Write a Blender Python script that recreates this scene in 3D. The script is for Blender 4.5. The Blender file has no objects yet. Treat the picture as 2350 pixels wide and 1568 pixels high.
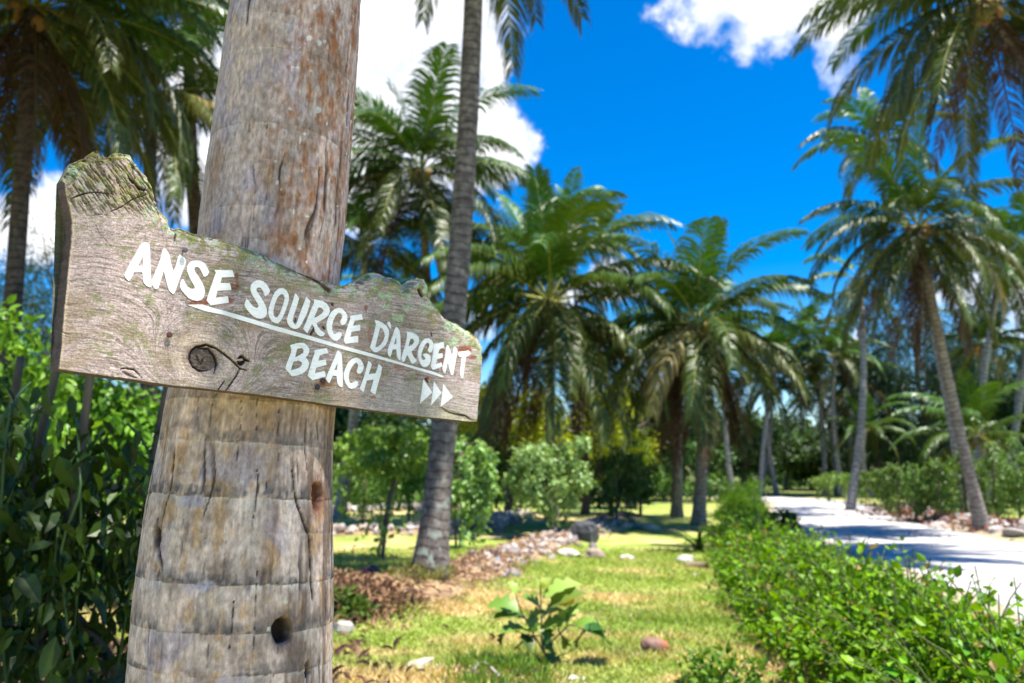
import bpy, math, random
import numpy as np
from mathutils import Vector, Matrix
from mathutils.geometry import tessellate_polygon

R = math.radians
C = bpy.context.scene
COL = C.collection

# ------------------------------------------------------------------ camera, sky, sun, exposure
CAM = np.array([0.0, 0.0, 1.4]); FPX = 1827.0; PITCH = math.atan(296.0 / FPX)
cd = bpy.data.cameras.new('camera'); cam = bpy.data.objects.new('camera', cd); COL.objects.link(cam)
cam.location = CAM; cam.rotation_euler = (R(90) + PITCH, 0, 0)
cd.sensor_width = 36.0; cd.lens = 36.0 * FPX / 2350.0; cd.clip_end = 3000; cd.clip_start = 0.05
cd.dof.use_dof = True; cd.dof.focus_distance = 1.47; cd.dof.aperture_fstop = 3.9
C.camera = cam
SUN_EL, SUN_AZ = 71.0, 122.0        # azimuth clockwise from +Y (straight ahead); 122 = behind the camera, to the right
sdir = Vector((math.sin(R(SUN_AZ)) * math.cos(R(SUN_EL)), math.cos(R(SUN_AZ)) * math.cos(R(SUN_EL)), math.sin(R(SUN_EL))))
sd = bpy.data.lights.new('sun', 'SUN'); sd.energy = 5.0; sd.angle = R(0.53); sd.color = (1.0, 0.96, 0.88)
sun = bpy.data.objects.new('sun', sd); COL.objects.link(sun)
sun.rotation_euler = sdir.to_track_quat('Z', 'Y').to_euler()
C.view_settings.view_transform = 'Standard'; C.view_settings.look = 'None'
C.view_settings.gamma = 1.0; C.view_settings.use_curve_mapping = False
C.view_settings.exposure = 1.12
C.render.engine = 'CYCLES'
C.cycles.use_denoising = True
C.cycles.max_bounces = 8; C.cycles.transparent_max_bounces = 8; C.cycles.diffuse_bounces = 1
C.cycles.sample_clamp_indirect = 6.0; C.cycles.caustics_reflective = False; C.cycles.caustics_refractive = False

def ray(px, py):
    u = (px - 1175.0) / FPX; v = (784.0 - py) / FPX
    c, s = math.cos(PITCH), math.sin(PITCH)
    return np.array([u, c - v * s, s + v * c])
def W(px, py, Y):                    # the point of that line of sight at distance Y
    d = ray(px, py); return CAM + d * (Y / d[1])
def proj(P):                         # world points -> photo coordinates
    c, s = math.cos(PITCH), math.sin(PITCH)
    x = P[..., 0]; y = P[..., 1]; z = P[..., 2] - 1.4
    f = y * c + z * s; up = z * c - y * s
    return 1175.0 + FPX * x / f, 784.0 - FPX * up / f

# ------------------------------------------------------------------ noise
def _h(ix, iy, seed):
    n = (ix.astype(np.int64) * 374761393 + iy.astype(np.int64) * 668265263 + seed * 1442695041) & 0x7fffffff
    n = ((n ^ (n >> 13)) * 1274126177) & 0x7fffffff
    n = ((n ^ (n >> 16)) * 60493) & 0x7fffffff
    return (n % 100003) / 100003.0
def vn(x, y, seed=0):
    x = np.asarray(x, float); y = np.asarray(y, float)
    ix = np.floor(x); iy = np.floor(y); fx = x - ix; fy = y - iy
    fx = fx * fx * (3 - 2 * fx); fy = fy * fy * (3 - 2 * fy)
    a = _h(ix, iy, seed); b = _h(ix + 1, iy, seed); c = _h(ix, iy + 1, seed); d = _h(ix + 1, iy + 1, seed)
    return (a * (1 - fx) + b * fx) * (1 - fy) + (c * (1 - fx) + d * fx) * fy
def fbm(x, y, seed=0, o=4):
    s = 0; a = 0.5; t = 0
    for k in range(o):
        s = s + a * vn(x * 2 ** k, y * 2 ** k, seed + 17 * k); t += a; a *= 0.5
    return s / t
def sst(a, b, x):
    t = np.clip((x - a) / (b - a), 0, 1); return t * t * (3 - 2 * t)
def mixc(c, col, m):
    m = np.clip(m, 0, 1)[..., None]; return c * (1 - m) + np.array(col) * m
def dist_poly(X, Y, pts):            # distance to a polyline, and position along it 0..1
    best = np.full(X.shape, 1e9); tt = np.zeros(X.shape); n = len(pts) - 1
    for k in range(n):
        ax, ay = pts[k]; bx, by = pts[k + 1]; dx, dy = bx - ax, by - ay
        t = np.clip(((X - ax) * dx + (Y - ay) * dy) / (dx * dx + dy * dy + 1e-9), 0, 1)
        d = np.hypot(X - ax - t * dx, Y - ay - t * dy); m = d < best
        best[m] = d[m]; tt[m] = (k + t[m]) / n
    return best, tt

# ground height
ROAD = np.array([(4.9, -6), (5.6, 0), (6.3, 6), (7.2, 10), (7.9, 15), (9.0, 21), (10.9, 28), (13.1, 35), (13.6, 40), (11.0, 46), (4, 51), (-8, 55), (-30, 58)], float)
RW = 1.75
def road_d(X, Y):
    return dist_poly(np.asarray(X, float), np.asarray(Y, float), [tuple(p) for p in ROAD])[0]
BORDERS = {
 'front': [(-2.6, 8.6), (-0.9, 10.0), (-0.2, 12.5), (0.7, 15.5), (1.45, 18.0), (2.6, 22), (3.4, 26)],
 'second': [(-9.0, 15.6), (-5.2, 16.6), (-2.2, 17.8), (-0.4, 20.5), (0.3, 25)],
 'third': [(-12.0, 24.0), (-6.2, 26.0), (-2.5, 28.5)],
 'right': [(12.8, 14.5), (11.4, 18.0), (11.6, 22.5), (13.0, 27.5)],
}
def gh(x, y):
    x = np.asarray(x, float); y = np.asarray(y, float)
    h = 0.05 * (fbm(x * 0.5, y * 0.5, 3, 2) - 0.5)
    for k, w in (('front', 0.65), ('second', 0.8), ('third', 1.0), ('right', 0.9)):
        d = dist_poly(x, y, BORDERS[k])[0]
        h = h + 0.16 * np.exp(-(d / w) ** 2)
    h = h + 0.24 * np.exp(-(((x + 2.0) / 0.75) ** 2 + ((y - 8.2) / 0.55) ** 2))
    h = h + 0.10 * np.exp(-(((x + 1.05) / 0.8) ** 2 + ((y - 9.2) / 0.6) ** 2))
    h = h + 0.3 * np.exp(-(((x + 4.2) / 1.6) ** 2 + ((y - 5.2) / 0.9) ** 2))
    h = h * sst(1.6, 2.4, road_d(x, y))
    return h
def G(px, py, up=0.0):
    d = ray(px, py); t = -CAM[2] / d[2]; P = CAM + d * t
    return (float(P[0]), float(P[1]), float(gh(P[0], P[1])) + up)

# ------------------------------------------------------------------ node helper
def mat(name):
    m = bpy.data.materials.new(name); m.use_nodes = True; m.node_tree.nodes.clear()
    nt = m.node_tree
    out = nt.nodes.new('ShaderNodeOutputMaterial')
    return m, nt, out
def N(nt, typ, ins=None, **kw):
    n = nt.nodes.new(typ)
    for k, v in kw.items(): setattr(n, k, v)
    for k, v in (ins or {}).items():
        s = n.inputs[k]
        if isinstance(v, bpy.types.NodeSocket): nt.links.new(v, s)
        else: s.default_value = v
    return n
def ramp(nt, fac, stops, interp='LINEAR'):
    n = nt.nodes.new('ShaderNodeValToRGB'); nt.links.new(fac, n.inputs[0]); e = n.color_ramp.elements
    n.color_ramp.interpolation = interp
    while len(e) < len(stops): e.new(0.5)
    for i, (p, c) in enumerate(stops):
        e[i].position = p; e[i].color = (c[0], c[1], c[2], 1) if hasattr(c, '__len__') else (c, c, c, 1)
    return n.outputs[0]
def math_(nt, op, a, b=0.0, c=None, clamp=False):
    n = nt.nodes.new('ShaderNodeMath'); n.operation = op; n.use_clamp = clamp
    for i, v in enumerate((a, b) if c is None else (a, b, c)):
        if isinstance(v, bpy.types.NodeSocket): nt.links.new(v, n.inputs[i])
        else: n.inputs[i].default_value = v
    return n.outputs[0]
def mixn(nt, f, a, b, mode='MIX'):
    n = nt.nodes.new('ShaderNodeMix'); n.data_type = 'RGBA'; n.blend_type = mode
    for i, v in ((0, f), (6, a), (7, b)):
        if isinstance(v, bpy.types.NodeSocket): nt.links.new(v, n.inputs[i])
        else: n.inputs[i].default_value = v if i == 0 else (v[0], v[1], v[2], 1)
    return n.outputs[2]

# ------------------------------------------------------------------ world: sky with clouds
world = bpy.data.worlds.new('World'); C.world = world; world.use_nodes = True
nt = world.node_tree; nt.nodes.clear()
sky = N(nt, 'ShaderNodeTexSky', sky_type='NISHITA'); sky.sun_disc = False
sky.sun_elevation = R(SUN_EL); sky.sun_rotation = R(SUN_AZ); sky.altitude = 0; sky.air_density = 1.0; sky.dust_density = 0.1; sky.ozone_density = 3.0
hs = N(nt, 'ShaderNodeHueSaturation', {'Saturation': 1.6, 'Value': 1.7, 'Hue': 0.508, 'Color': sky.outputs[0]})
tc = N(nt, 'ShaderNodeTexCoord')
dirv = tc.outputs['Generated']
nz = N(nt, 'ShaderNodeTexNoise', {'Vector': dirv, 'Scale': 5.0, 'Detail': 9.0, 'Roughness': 0.62})
off = N(nt, 'ShaderNodeVectorMath', {0: nz.outputs['Color'], 1: (0.5, 0.5, 0.5)}, operation='SUBTRACT')
off2 = N(nt, 'ShaderNodeVectorMath', {0: off.outputs[0], 'Scale': 0.26}, operation='SCALE')
wd = N(nt, 'ShaderNodeVectorMath', {0: dirv, 1: off2.outputs[0]}, operation='ADD')
blobs = [(880, 60, .17, 1), (930, 200, .12, 1), (1010, 330, .085, 1), (1170, 300, .075, 1), (1240, 320, .045, .9), (1130, 160, .05, .9), (1170, 365, .045, .8), (800, 300, .14, 1),
         (480, 190, .07, .9), (440, 430, .075, .9), (480, 560, .07, .8), (70, 520, .05, .8), (0, 560, .05, .7),
         (1700, -15, .075, .95), (1830, 15, .06, .85), (1610, 45, .045, .7), (1930, 120, .04, .55), (1940, 150, .04, .45), (1770, 80, .045, .6), (1930, -60, .09, .85),
         (1390, 630, .045, .9), (1340, 660, .03, .8), (2330, 640, .085, .85), (1980, 760, .03, .5), (2250, 560, .05, .5), (1080, 720, .05, .55), (1960, 900, .05, .6), (1860, 960, .05, .5)]
acc = None
for (bx, by, br, ba) in blobs:
    d = ray(bx, by); d = d / np.linalg.norm(d)
    dn = N(nt, 'ShaderNodeVectorMath', {0: wd.outputs[0], 1: tuple(d)}, operation='DISTANCE')
    mr = N(nt, 'ShaderNodeMapRange', {'Value': dn.outputs['Value'], 'From Min': br * 0.35, 'From Max': br * 1.3, 'To Min': ba, 'To Max': 0.0}, interpolation_type='SMOOTHSTEP')
    acc = mr.outputs[0] if acc is None else math_(nt, 'MAXIMUM', acc, mr.outputs[0])
# the rest of the sky carries the same kind of scattered cumulus
nb = N(nt, 'ShaderNodeTexNoise', {'Vector': dirv, 'Scale': 2.2, 'Detail': 7.0, 'Roughness': 0.55})
sep = N(nt, 'ShaderNodeSeparateXYZ', {0: dirv})
rest = N(nt, 'ShaderNodeMapRange', {'Value': nb.outputs[0], 'From Min': 0.60, 'From Max': 0.72}, interpolation_type='SMOOTHSTEP')
outside = N(nt, 'ShaderNodeMapRange', {'Value': sep.outputs[1], 'From Min': 0.62, 'From Max': 0.5}, interpolation_type='SMOOTHSTEP')
acc = math_(nt, 'MAXIMUM', acc, math_(nt, 'MULTIPLY', rest.outputs[0], outside.outputs[0]))
nd = N(nt, 'ShaderNodeTexNoise', {'Vector': dirv, 'Scale': 14.0, 'Detail': 8.0, 'Roughness': 0.6})
edge = math_(nt, 'ADD', acc, math_(nt, 'MULTIPLY', math_(nt, 'SUBTRACT', nd.outputs[0], 0.5), 1.0))
cm = N(nt, 'ShaderNodeMapRange', {'Value': edge, 'From Min': 0.22, 'From Max': 0.85}, interpolation_type='SMOOTHSTEP')
shade = ramp(nt, nd.outputs[0], [(0.3, (6.2, 7.0, 8.6)), (0.62, (10.6, 10.6, 10.8))])
skyc = mixn(nt, cm.outputs[0], hs.outputs[0], shade)
bg = N(nt, 'ShaderNodeBackground', {'Color': skyc, 'Strength': 0.062})
wo = N(nt, 'ShaderNodeOutputWorld', {'Surface': bg.outputs[0]})

# ------------------------------------------------------------------ mesh helpers
def np_mesh(name, V, F, m=None, cols=None, smooth=True, uv=None):
    """F: int array (n,3) or (n,4) or list of such arrays"""
    V = np.asarray(V, np.float32); Fs = F if isinstance(F, list) else [F]
    Fs = [np.asarray(f, np.int32) for f in Fs if len(f)]
    me = bpy.data.meshes.new(name)
    me.vertices.add(len(V)); me.vertices.foreach_set('co', V.ravel())
    loops = np.concatenate([f.ravel() for f in Fs]); tot = np.concatenate([np.full(len(f), f.shape[1], np.int32) for f in Fs])
    st = np.concatenate([[0], np.cumsum(tot)[:-1]]).astype(np.int32)
    me.loops.add(len(loops)); me.loops.foreach_set('vertex_index', loops)
    me.polygons.add(len(tot)); me.polygons.foreach_set('loop_start', st)
    try: me.polygons.foreach_set('loop_total', tot)
    except Exception: pass
    me.polygons.foreach_set('use_smooth', np.full(len(tot), smooth))
    me.update(calc_edges=True)
    if cols is not None:
        a = me.color_attributes.new('Col', 'FLOAT_COLOR', 'POINT')
        c4 = np.ones((len(V), 4), np.float32); c4[:, :3] = cols
        a.data.foreach_set('color', c4.ravel())
    if uv is not None:
        l = me.uv_layers.new(name='UVMap'); uvs = np.asarray(uv, np.float32)[loops]
        l.data.foreach_set('uv', uvs.ravel())
    if m: me.materials.append(m)
    return me
def put(name, me, parent=None, loc=None, rot=None, scale=None, **props):
    o = bpy.data.objects.new(name, me); COL.objects.link(o)
    if parent: o.parent = parent
    if loc is not None: o.location = loc
    if rot is not None: o.rotation_euler = rot
    if scale is not None: o.scale = scale if hasattr(scale, '__len__') else (scale,) * 3
    for k, v in props.items(): o[k] = v
    return o
def thing(name, label, cat, loc=(0, 0, 0), rz=0.0, group=None):
    o = bpy.data.objects.new(name, None); COL.objects.link(o); o.location = loc; o.rotation_euler = (0, 0, rz)
    o.empty_display_size = 0.1; o['label'] = label; o['category'] = cat
    if group: o['group'] = group
    return o
def grid_faces(nu, nv, wrap=False):
    i = np.arange(nu if wrap else nu - 1); j = np.arange(nv - 1)
    I, J = np.meshgrid(i, j, indexing='ij'); I2 = (I + 1) % nu
    return np.stack([I * nv + J, I2 * nv + J, I2 * nv + J + 1, I * nv + J + 1], -1).reshape(-1, 4)
def tube(path, rad, ns=12, cap=True, jit=0.0, rng=None):
    """vertices (n*ns), faces, uv along a path"""
    P = np.asarray(path, float); n = len(P); rad = np.broadcast_to(np.asarray(rad, float), (n,))
    T = np.gradient(P, axis=0); T /= np.linalg.norm(T, axis=1)[:, None] + 1e-12
    ref = np.array([0.0, 1.0, 0.0]) if abs(T[0][1]) < 0.8 else np.array([1.0, 0, 0])
    A = np.cross(T, ref); A /= np.linalg.norm(A, axis=1)[:, None]; B = np.cross(T, A)
    an = np.linspace(0, 2 * math.pi, ns, endpoint=False)
    r = rad[:, None] * np.ones(ns)[None, :]
    if jit and rng is not None: r = r * (1 + jit * (rng.random((n, ns)) - 0.5))
    V = P[:, None, :] + r[..., None] * (np.cos(an)[None, :, None] * A[:, None, :] + np.sin(an)[None, :, None] * B[:, None, :])
    V = V.transpose(1, 0, 2).reshape(-1, 3)
    F = grid_faces(ns, n, True)
    L = np.concatenate([[0], np.cumsum(np.linalg.norm(np.diff(P, axis=0), axis=1))])
    uv = np.stack(np.meshgrid(an / (2 * math.pi), L, indexing='ij'), -1).reshape(-1, 2)
    if cap:
        V = np.vstack([V, P[:1], P[-1:]]); c0 = len(V) - 2; uv = np.vstack([uv, [[0.5, 0], [0.5, L[-1]]]])
        i = np.arange(ns); i2 = (i + 1) % ns
        F3 = np.vstack([np.stack([i2 * n, i * n, np.full(ns, c0)], -1), np.stack([i * n + n - 1, i2 * n + n - 1, np.full(ns, c0 + 1)], -1)])
        return V, [F, F3], uv
    return V, [F], uv
class Bag:                           # collects geometry for one mesh
    def __init__(s): s.V = []; s.F = {}; s.C = []; s.n = 0
    def add(s, V, F, col):
        for f in (F if isinstance(F, list) else [F]):
            f = np.asarray(f)
            if len(f): s.F.setdefault(f.shape[1], []).append(f + s.n)
        V = np.asarray(V, float); s.V.append(V); s.n += len(V)
        c = np.asarray(col, float); s.C.append(np.broadcast_to(c, (len(V), 3)) if c.ndim == 1 else c)
    def mesh(s, name, m, smooth=True):
        return np_mesh(name, np.vstack(s.V), [np.vstack(v) for v in s.F.values()], m, np.vstack(s.C), smooth)

# ------------------------------------------------------------------ materials
def leaf_mat(name, gloss=0.42, trans=0.35, spec=0.5, boost=(1.5, 1.35, 0.6), var=0.25, nscale=0.0):
    m, nt, out = mat(name)
    vc = N(nt, 'ShaderNodeVertexColor', layer_name='Col'); oi = N(nt, 'ShaderNodeObjectInfo')
    v = math_(nt, 'ADD', math_(nt, 'MULTIPLY', oi.outputs['Random'], var), 1 - var / 2)
    hs = N(nt, 'ShaderNodeHueSaturation', {'Color': vc.outputs[0], 'Value': v, 'Hue': math_(nt, 'ADD', math_(nt, 'MULTIPLY', oi.outputs['Random'], 0.03), 0.485)})
    p = N(nt, 'ShaderNodeBsdfPrincipled', {'Base Color': hs.outputs[0], 'Roughness': gloss, 'Specular IOR Level': spec})
    tcol = mixn(nt, 1.0, hs.outputs[0], boost, 'MULTIPLY')
    t = N(nt, 'ShaderNodeBsdfTranslucent', {'Color': tcol})
    mx = N(nt, 'ShaderNodeMixShader', {0: trans, 1: p.outputs[0], 2: t.outputs[0]})
    nt.links.new(mx.outputs[0], out.inputs[0]); return m
M_FROND = leaf_mat('palm_leaf', 0.40, 0.12, 0.38, (1.7, 1.5, 0.4), var=0.35)
M_LEAF = leaf_mat('broad_leaf', 0.42, 0.28, 0.35)
M_HEDGE = leaf_mat('hedge_leaf', 0.45, 0.30, 0.25)
M_DRY = leaf_mat('dry_leaf', 0.8, 0.12, 0.1, (1.1, 1.0, 0.9))
M_GRASS = leaf_mat('grass_blade', 0.6, 0.3, 0.2)

def attr_mat(name, rough=0.85, bump=0.3, bscale=60.0, stretch=(1, 1, 1), var=0.35, detail=8, dist=0.004, spec=0.3, b2=None):
    m, nt, out = mat(name)
    vc = N(nt, 'ShaderNodeVertexColor', layer_name='Col'); tc = N(nt, 'ShaderNodeTexCoord')
    mp = N(nt, 'ShaderNodeMapping', {'Vector': tc.outputs['Object'], 'Scale': stretch})
    n1 = N(nt, 'ShaderNodeTexNoise', {'Vector': mp.outputs[0], 'Scale': bscale, 'Detail': detail, 'Roughness': 0.65})
    f = ramp(nt, n1.outputs[0], [(0.3, 1 - var), (0.7, 1 + var)])
    f2 = N(nt, 'ShaderNodeMapRange', {'Value': n1.outputs[0], 'From Min': 0.3, 'From Max': 0.7, 'To Min': 1 - var, 'To Max': 1 + var})
    vm = N(nt, 'ShaderNodeVectorMath', {0: vc.outputs[0], 'Scale': f2.outputs[0]}, operation='SCALE')
    b = N(nt, 'ShaderNodeBump', {'Strength': bump, 'Distance': dist, 'Height': n1.outputs[0]})
    p = N(nt, 'ShaderNodeBsdfPrincipled', {'Base Color': vm.outputs[0], 'Roughness': rough, 'Normal': b.outputs[0], 'Specular IOR Level': spec})
    nt.links.new(p.outputs[0], out.inputs[0]); return m
M_STONE = attr_mat('granite', 0.85, 0.5, 18, var=0.3, dist=0.02)
M_HUSK = attr_mat('coconut_husk', 0.6, 0.4, 30, (1, 1, 0.3), 0.25, dist=0.004)
M_WOODSTEM = attr_mat('stem_bark', 0.85, 0.5, 40, (1, 1, 0.3), 0.3, dist=0.004)
M_NAIL = attr_mat('rusty_iron', 0.65, 0.4, 400, var=0.3, dist=0.0005)
M_MULCH = attr_mat('mulch', 0.9, 0.6, 30, var=0.3, dist=0.02)

def bark_mat(name, c1, c2, c3, ring=9.0, lich=0.0):
    m, nt, out = mat(name)
    uvn = N(nt, 'ShaderNodeUVMap'); sp = N(nt, 'ShaderNodeSeparateXYZ', {0: uvn.outputs[0]})
    tc = N(nt, 'ShaderNodeTexCoord')
    nw = N(nt, 'ShaderNodeTexNoise', {'Vector': tc.outputs['Object'], 'Scale': 4.0, 'Detail': 3.0})
    v = math_(nt, 'ADD', math_(nt, 'MULTIPLY', sp.outputs[1], ring), math_(nt, 'MULTIPLY', nw.outputs[0], 1.6))
    saw = math_(nt, 'FRACT', v)
    rg = ramp(nt, saw, [(0.0, 0.25), (0.09, 0.35), (0.16, 0.95), (0.8, 1.0), (1.0, 0.8)])
    n1 = N(nt, 'ShaderNodeTexNoise', {'Vector': tc.outputs['Object'], 'Scale': 9.0, 'Detail': 6.0, 'Roughness': 0.6})
    mp = N(nt, 'ShaderNodeMapping', {'Vector': tc.outputs['Object'], 'Scale': (30, 30, 3)})
    n2 = N(nt, 'ShaderNodeTexNoise', {'Vector': mp.outputs[0], 'Scale': 1.2, 'Detail': 6.0, 'Roughness': 0.6})
    base = ramp(nt, n1.outputs[0], [(0.35, c1), (0.55, c2), (0.72, c3)])
    b2 = mixn(nt, 1.0, base, rg, 'MULTIPLY')
    b3 = mixn(nt, 0.5, b2, ramp(nt, n2.outputs[0], [(0.35, 0.45), (0.6, 1.0)]), 'MULTIPLY')
    if lich:
        nl = N(nt, 'ShaderNodeTexNoise', {'Vector': tc.outputs['Object'], 'Scale': 7.0, 'Detail': 5.0})
        hz = N(nt, 'ShaderNodeMapRange', {'Value': sp.outputs[1], 'From Min': 0.5, 'From Max': 2.0, 'To Min': 1.0, 'To Max': 0.0})
        lm = math_(nt, 'MULTIPLY', ramp(nt, nl.outputs[0], [(0.56, 0.0), (0.62, 1.0)]), hz.outputs[0])
        b3 = mixn(nt, math_(nt, 'MULTIPLY', lm, lich), b3, (0.34, 0.38, 0.31))
    hgt = math_(nt, 'ADD', math_(nt, 'MULTIPLY', saw, -0.6), n2.outputs[0])
    b = N(nt, 'ShaderNodeBump', {'Strength': 0.8, 'Distance': 0.02, 'Height': hgt})
    p = N(nt, 'ShaderNodeBsdfPrincipled', {'Base Color': b3, 'Roughness': 0.85, 'Normal': b.outputs[0], 'Specular IOR Level': 0.25})
    nt.links.new(p.outputs[0], out.inputs[0]); return m
M_BARK = bark_mat('palm_bark', (0.20, 0.16, 0.14), (0.33, 0.28, 0.24), (0.45, 0.40, 0.35))
M_BARK_LICHEN = bark_mat('lichen_palm_bark', (0.11, 0.085, 0.075), (0.23, 0.19, 0.165), (0.36, 0.32, 0.28), 9.0, 0.9)
M_BARK_SHADED = bark_mat('shaded_palm_bark', (0.055, 0.042, 0.035), (0.11, 0.085, 0.07), (0.17, 0.14, 0.12))  # palm bark darkened to stand for the shade on the left palms
M_BARK_GREY = bark_mat('far_palm_bark', (0.24, 0.22, 0.21), (0.38, 0.35, 0.33), (0.5, 0.46, 0.43), 6.0)

# ------------------------------------------------------------------ ground sheet
def axis_pts(lims):
    a = []
    for (x0, x1, st) in lims: a += list(np.arange(x0, x1, st))
    return np.array(a + [lims[-1][1]])
gx = axis_pts([(-900, -300, 100), (-300, -60, 20), (-60, -14, 2), (-14, -6, 0.25), (-6, 8, 0.07), (8, 18, 0.2), (18, 60, 2), (60, 300, 20), (300, 900, 100)])
gy = axis_pts([(-300, -60, 40), (-60, -6, 3), (-6, 2, 0.4), (2, 14, 0.07), (14, 34, 0.2), (34, 70, 1.0), (70, 200, 10), (200, 1400, 100)])
GX, GY = np.meshgrid(gx, gy, indexing='ij')
near = (np.abs(GX) < 60) & (GY > -20) & (GY < 80)
H = np.zeros(GX.shape); H[near] = gh(GX[near], GY[near]) + 0.012 * (fbm(GX[near] * 3, GY[near] * 3, 9, 3) - 0.5)
rd = road_d(GX, GY)
def ground_col(X, Y):
    base = np.broadcast_to(np.array([0.29, 0.36, 0.07]), X.shape + (3,)).copy()
    d1 = fbm(X * 0.45 + 5, Y * 0.8, 21, 4); d2 = fbm(X * 1.6, Y * 3.0, 22, 4)
    dry = sst(0.44, 0.66, d1 * 0.55 + d2 * 0.45 + 0.08 * sst(10, 6, Y) - 0.02)
    base = mixc(base, (0.62, 0.46, 0.24), dry * 0.92)
    base = mixc(base, (0.17, 0.26, 0.035), sst(0.58, 0.72, fbm(X * 0.9, Y * 1.1, 31, 3)) * 0.55)
    soil = np.zeros(X.shape)
    for k, w in (('front', 0.75), ('second', 0.8), ('third', 1.0), ('right', 1.5)):
        d = dist_poly(X, Y, BORDERS[k])[0] + 0.5 * (fbm(X * 2, Y * 2, 41, 3) - 0.5)
        soil = np.maximum(soil, sst(w, w * 0.6, d))
    for (cx, cy, r) in ((-2.0, 8.1, 1.0), (-1.0, 9.0, 0.75), (-4.2, 5.2, 1.8), (2.4, 3.0, 0.9), (2.3, 4.6, 0.8)):
        d = np.hypot(X - cx, Y - cy) + 0.5 * (fbm(X * 2, Y * 2, 43, 3) - 0.5); soil = np.maximum(soil, sst(r, r * 0.6, d))
    lit = np.stack([fbm(X * 7, Y * 7, 51, 2)] * 3, -1)
    sc = mixc(mixc(np.broadcast_to(np.array([0.17, 0.10, 0.06]), X.shape + (3,)), (0.47, 0.31, 0.17), sst(0.4, 0.62, lit[..., 0])), (0.5, 0.42, 0.32), sst(0.62, 0.75, fbm(X * 9, Y * 9, 53, 2)))
    base = base * (1 - soil[..., None]) + sc * soil[..., None]
    # worn sandy verge
    rdd = road_d(X, Y) + 0.5 * (fbm(X * 1.5, Y * 1.5, 61, 3) - 0.5)
    base = mixc(base, (0.40, 0.33, 0.24), sst(RW + 0.75, RW + 0.2, rdd) * 0.8)
    far = sst(30, 60, Y); base = mixc(base, (0.10, 0.14, 0.035), far * 0.8)
    return base
gc = ground_col(GX, GY)
V = np.stack([GX, GY, H - 0.0 * (rd < RW)], -1).reshape(-1, 3)
m, nt, out = mat('lawn_and_soil')
vc = N(nt, 'ShaderNodeVertexColor', layer_name='Col'); tc = N(nt, 'ShaderNodeTexCoord')
n1 = N(nt, 'ShaderNodeTexNoise', {'Vector': tc.outputs['Object'], 'Scale': 22.0, 'Detail': 8.0, 'Roughness': 0.7})
n2 = N(nt, 'ShaderNodeTexNoise', {'Vector': tc.outputs['Object'], 'Scale': 90.0, 'Detail': 4.0, 'Roughness': 0.7})
f2 = N(nt, 'ShaderNodeMapRange', {'Value': math_(nt, 'ADD', math_(nt, 'MULTIPLY', n1.outputs[0], 0.6), math_(nt, 'MULTIPLY', n2.outputs[0], 0.4)), 'From Min': 0.33, 'From Max': 0.67, 'To Min': 0.55, 'To Max': 1.4})
vm = N(nt, 'ShaderNodeVectorMath', {0: vc.outputs[0], 'Scale': f2.outputs[0]}, operation='SCALE')
b = N(nt, 'ShaderNodeBump', {'Strength': 0.7, 'Distance': 0.03, 'Height': n1.outputs[0]})
p = N(nt, 'ShaderNodeBsdfPrincipled', {'Base Color': vm.outputs[0], 'Roughness': 0.9, 'Normal': b.outputs[0], 'Specular IOR Level': 0.15})
nt.links.new(p.outputs[0], out.inputs[0])
put('ground', np_mesh('ground', V, grid_faces(len(gx), len(gy)), m, gc.reshape(-1, 3)), kind='structure')

# road
def spline(P, n):
    P = np.asarray(P, float); t = np.linspace(0, len(P) - 1, n); i = np.clip(t.astype(int), 0, len(P) - 2); f = (t - i)[:, None]
    p0 = P[np.clip(i - 1, 0, len(P) - 1)]; p1 = P[i]; p2 = P[i + 1]; p3 = P[np.clip(i + 2, 0, len(P) - 1)]
    return 0.5 * ((2 * p1) + (-p0 + p2) * f + (2 * p0 - 5 * p1 + 4 * p2 - p3) * f ** 2 + (-p0 + 3 * p1 - 3 * p2 + p3) * f ** 3)
rp = spline(ROAD, 400); T = np.gradient(rp, axis=0); T /= np.linalg.norm(T, axis=1)[:, None]; NN = np.stack([T[:, 1], -T[:, 0]], -1)
nv = 25; rv = []
for j in range(nv):
    s = j / (nv - 1) * 2 - 1
    e = RW * s * (1 + 0.07 * (fbm(np.arange(400) * 0.21, np.full(400, s > 0), 71, 3) - 0.5) * 2)
    P = rp + NN * e[:, None]
    z = gh(P[:, 0], P[:, 1]) * sst(1.6, 2.4, road_d(P[:, 0], P[:, 1])) + 0.03 - 0.028 * abs(s) ** 4 + 0.006 * (fbm(P[:, 0] * 2, P[:, 1] * 2, 73, 3) - 0.5)
    rv.append(np.column_stack([P, z]))
rv = np.array(rv)     # nv x 400
m, nt, out = mat('pale_concrete')
tc = N(nt, 'ShaderNodeTexCoord')
n1 = N(nt, 'ShaderNodeTexNoise', {'Vector': tc.outputs['Object'], 'Scale': 1.3, 'Detail': 8.0, 'Roughness': 0.65})
n2 = N(nt, 'ShaderNodeTexNoise', {'Vector': tc.outputs['Object'], 'Scale': 60.0, 'Detail': 4.0})
c = ramp(nt, n1.outputs[0], [(0.3, (0.40, 0.37, 0.34)), (0.55, (0.54, 0.51, 0.475)), (0.75, (0.60, 0.575, 0.54))])
c = mixn(nt, 0.35, c, ramp(nt, n2.outputs[0], [(0.3, 0.6), (0.6, 1.0)]), 'MULTIPLY')
b = N(nt, 'ShaderNodeBump', {'Strength': 0.3, 'Distance': 0.01, 'Height': n2.outputs[0]})
p = N(nt, 'ShaderNodeBsdfPrincipled', {'Base Color': c, 'Roughness': 0.9, 'Normal': b.outputs[0], 'Specular IOR Level': 0.2})
nt.links.new(p.outputs[0], out.inputs[0])
put('road', np_mesh('road', rv.reshape(-1, 3), grid_faces(nv, 400)[:, ::-1], m), kind='structure')

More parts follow.
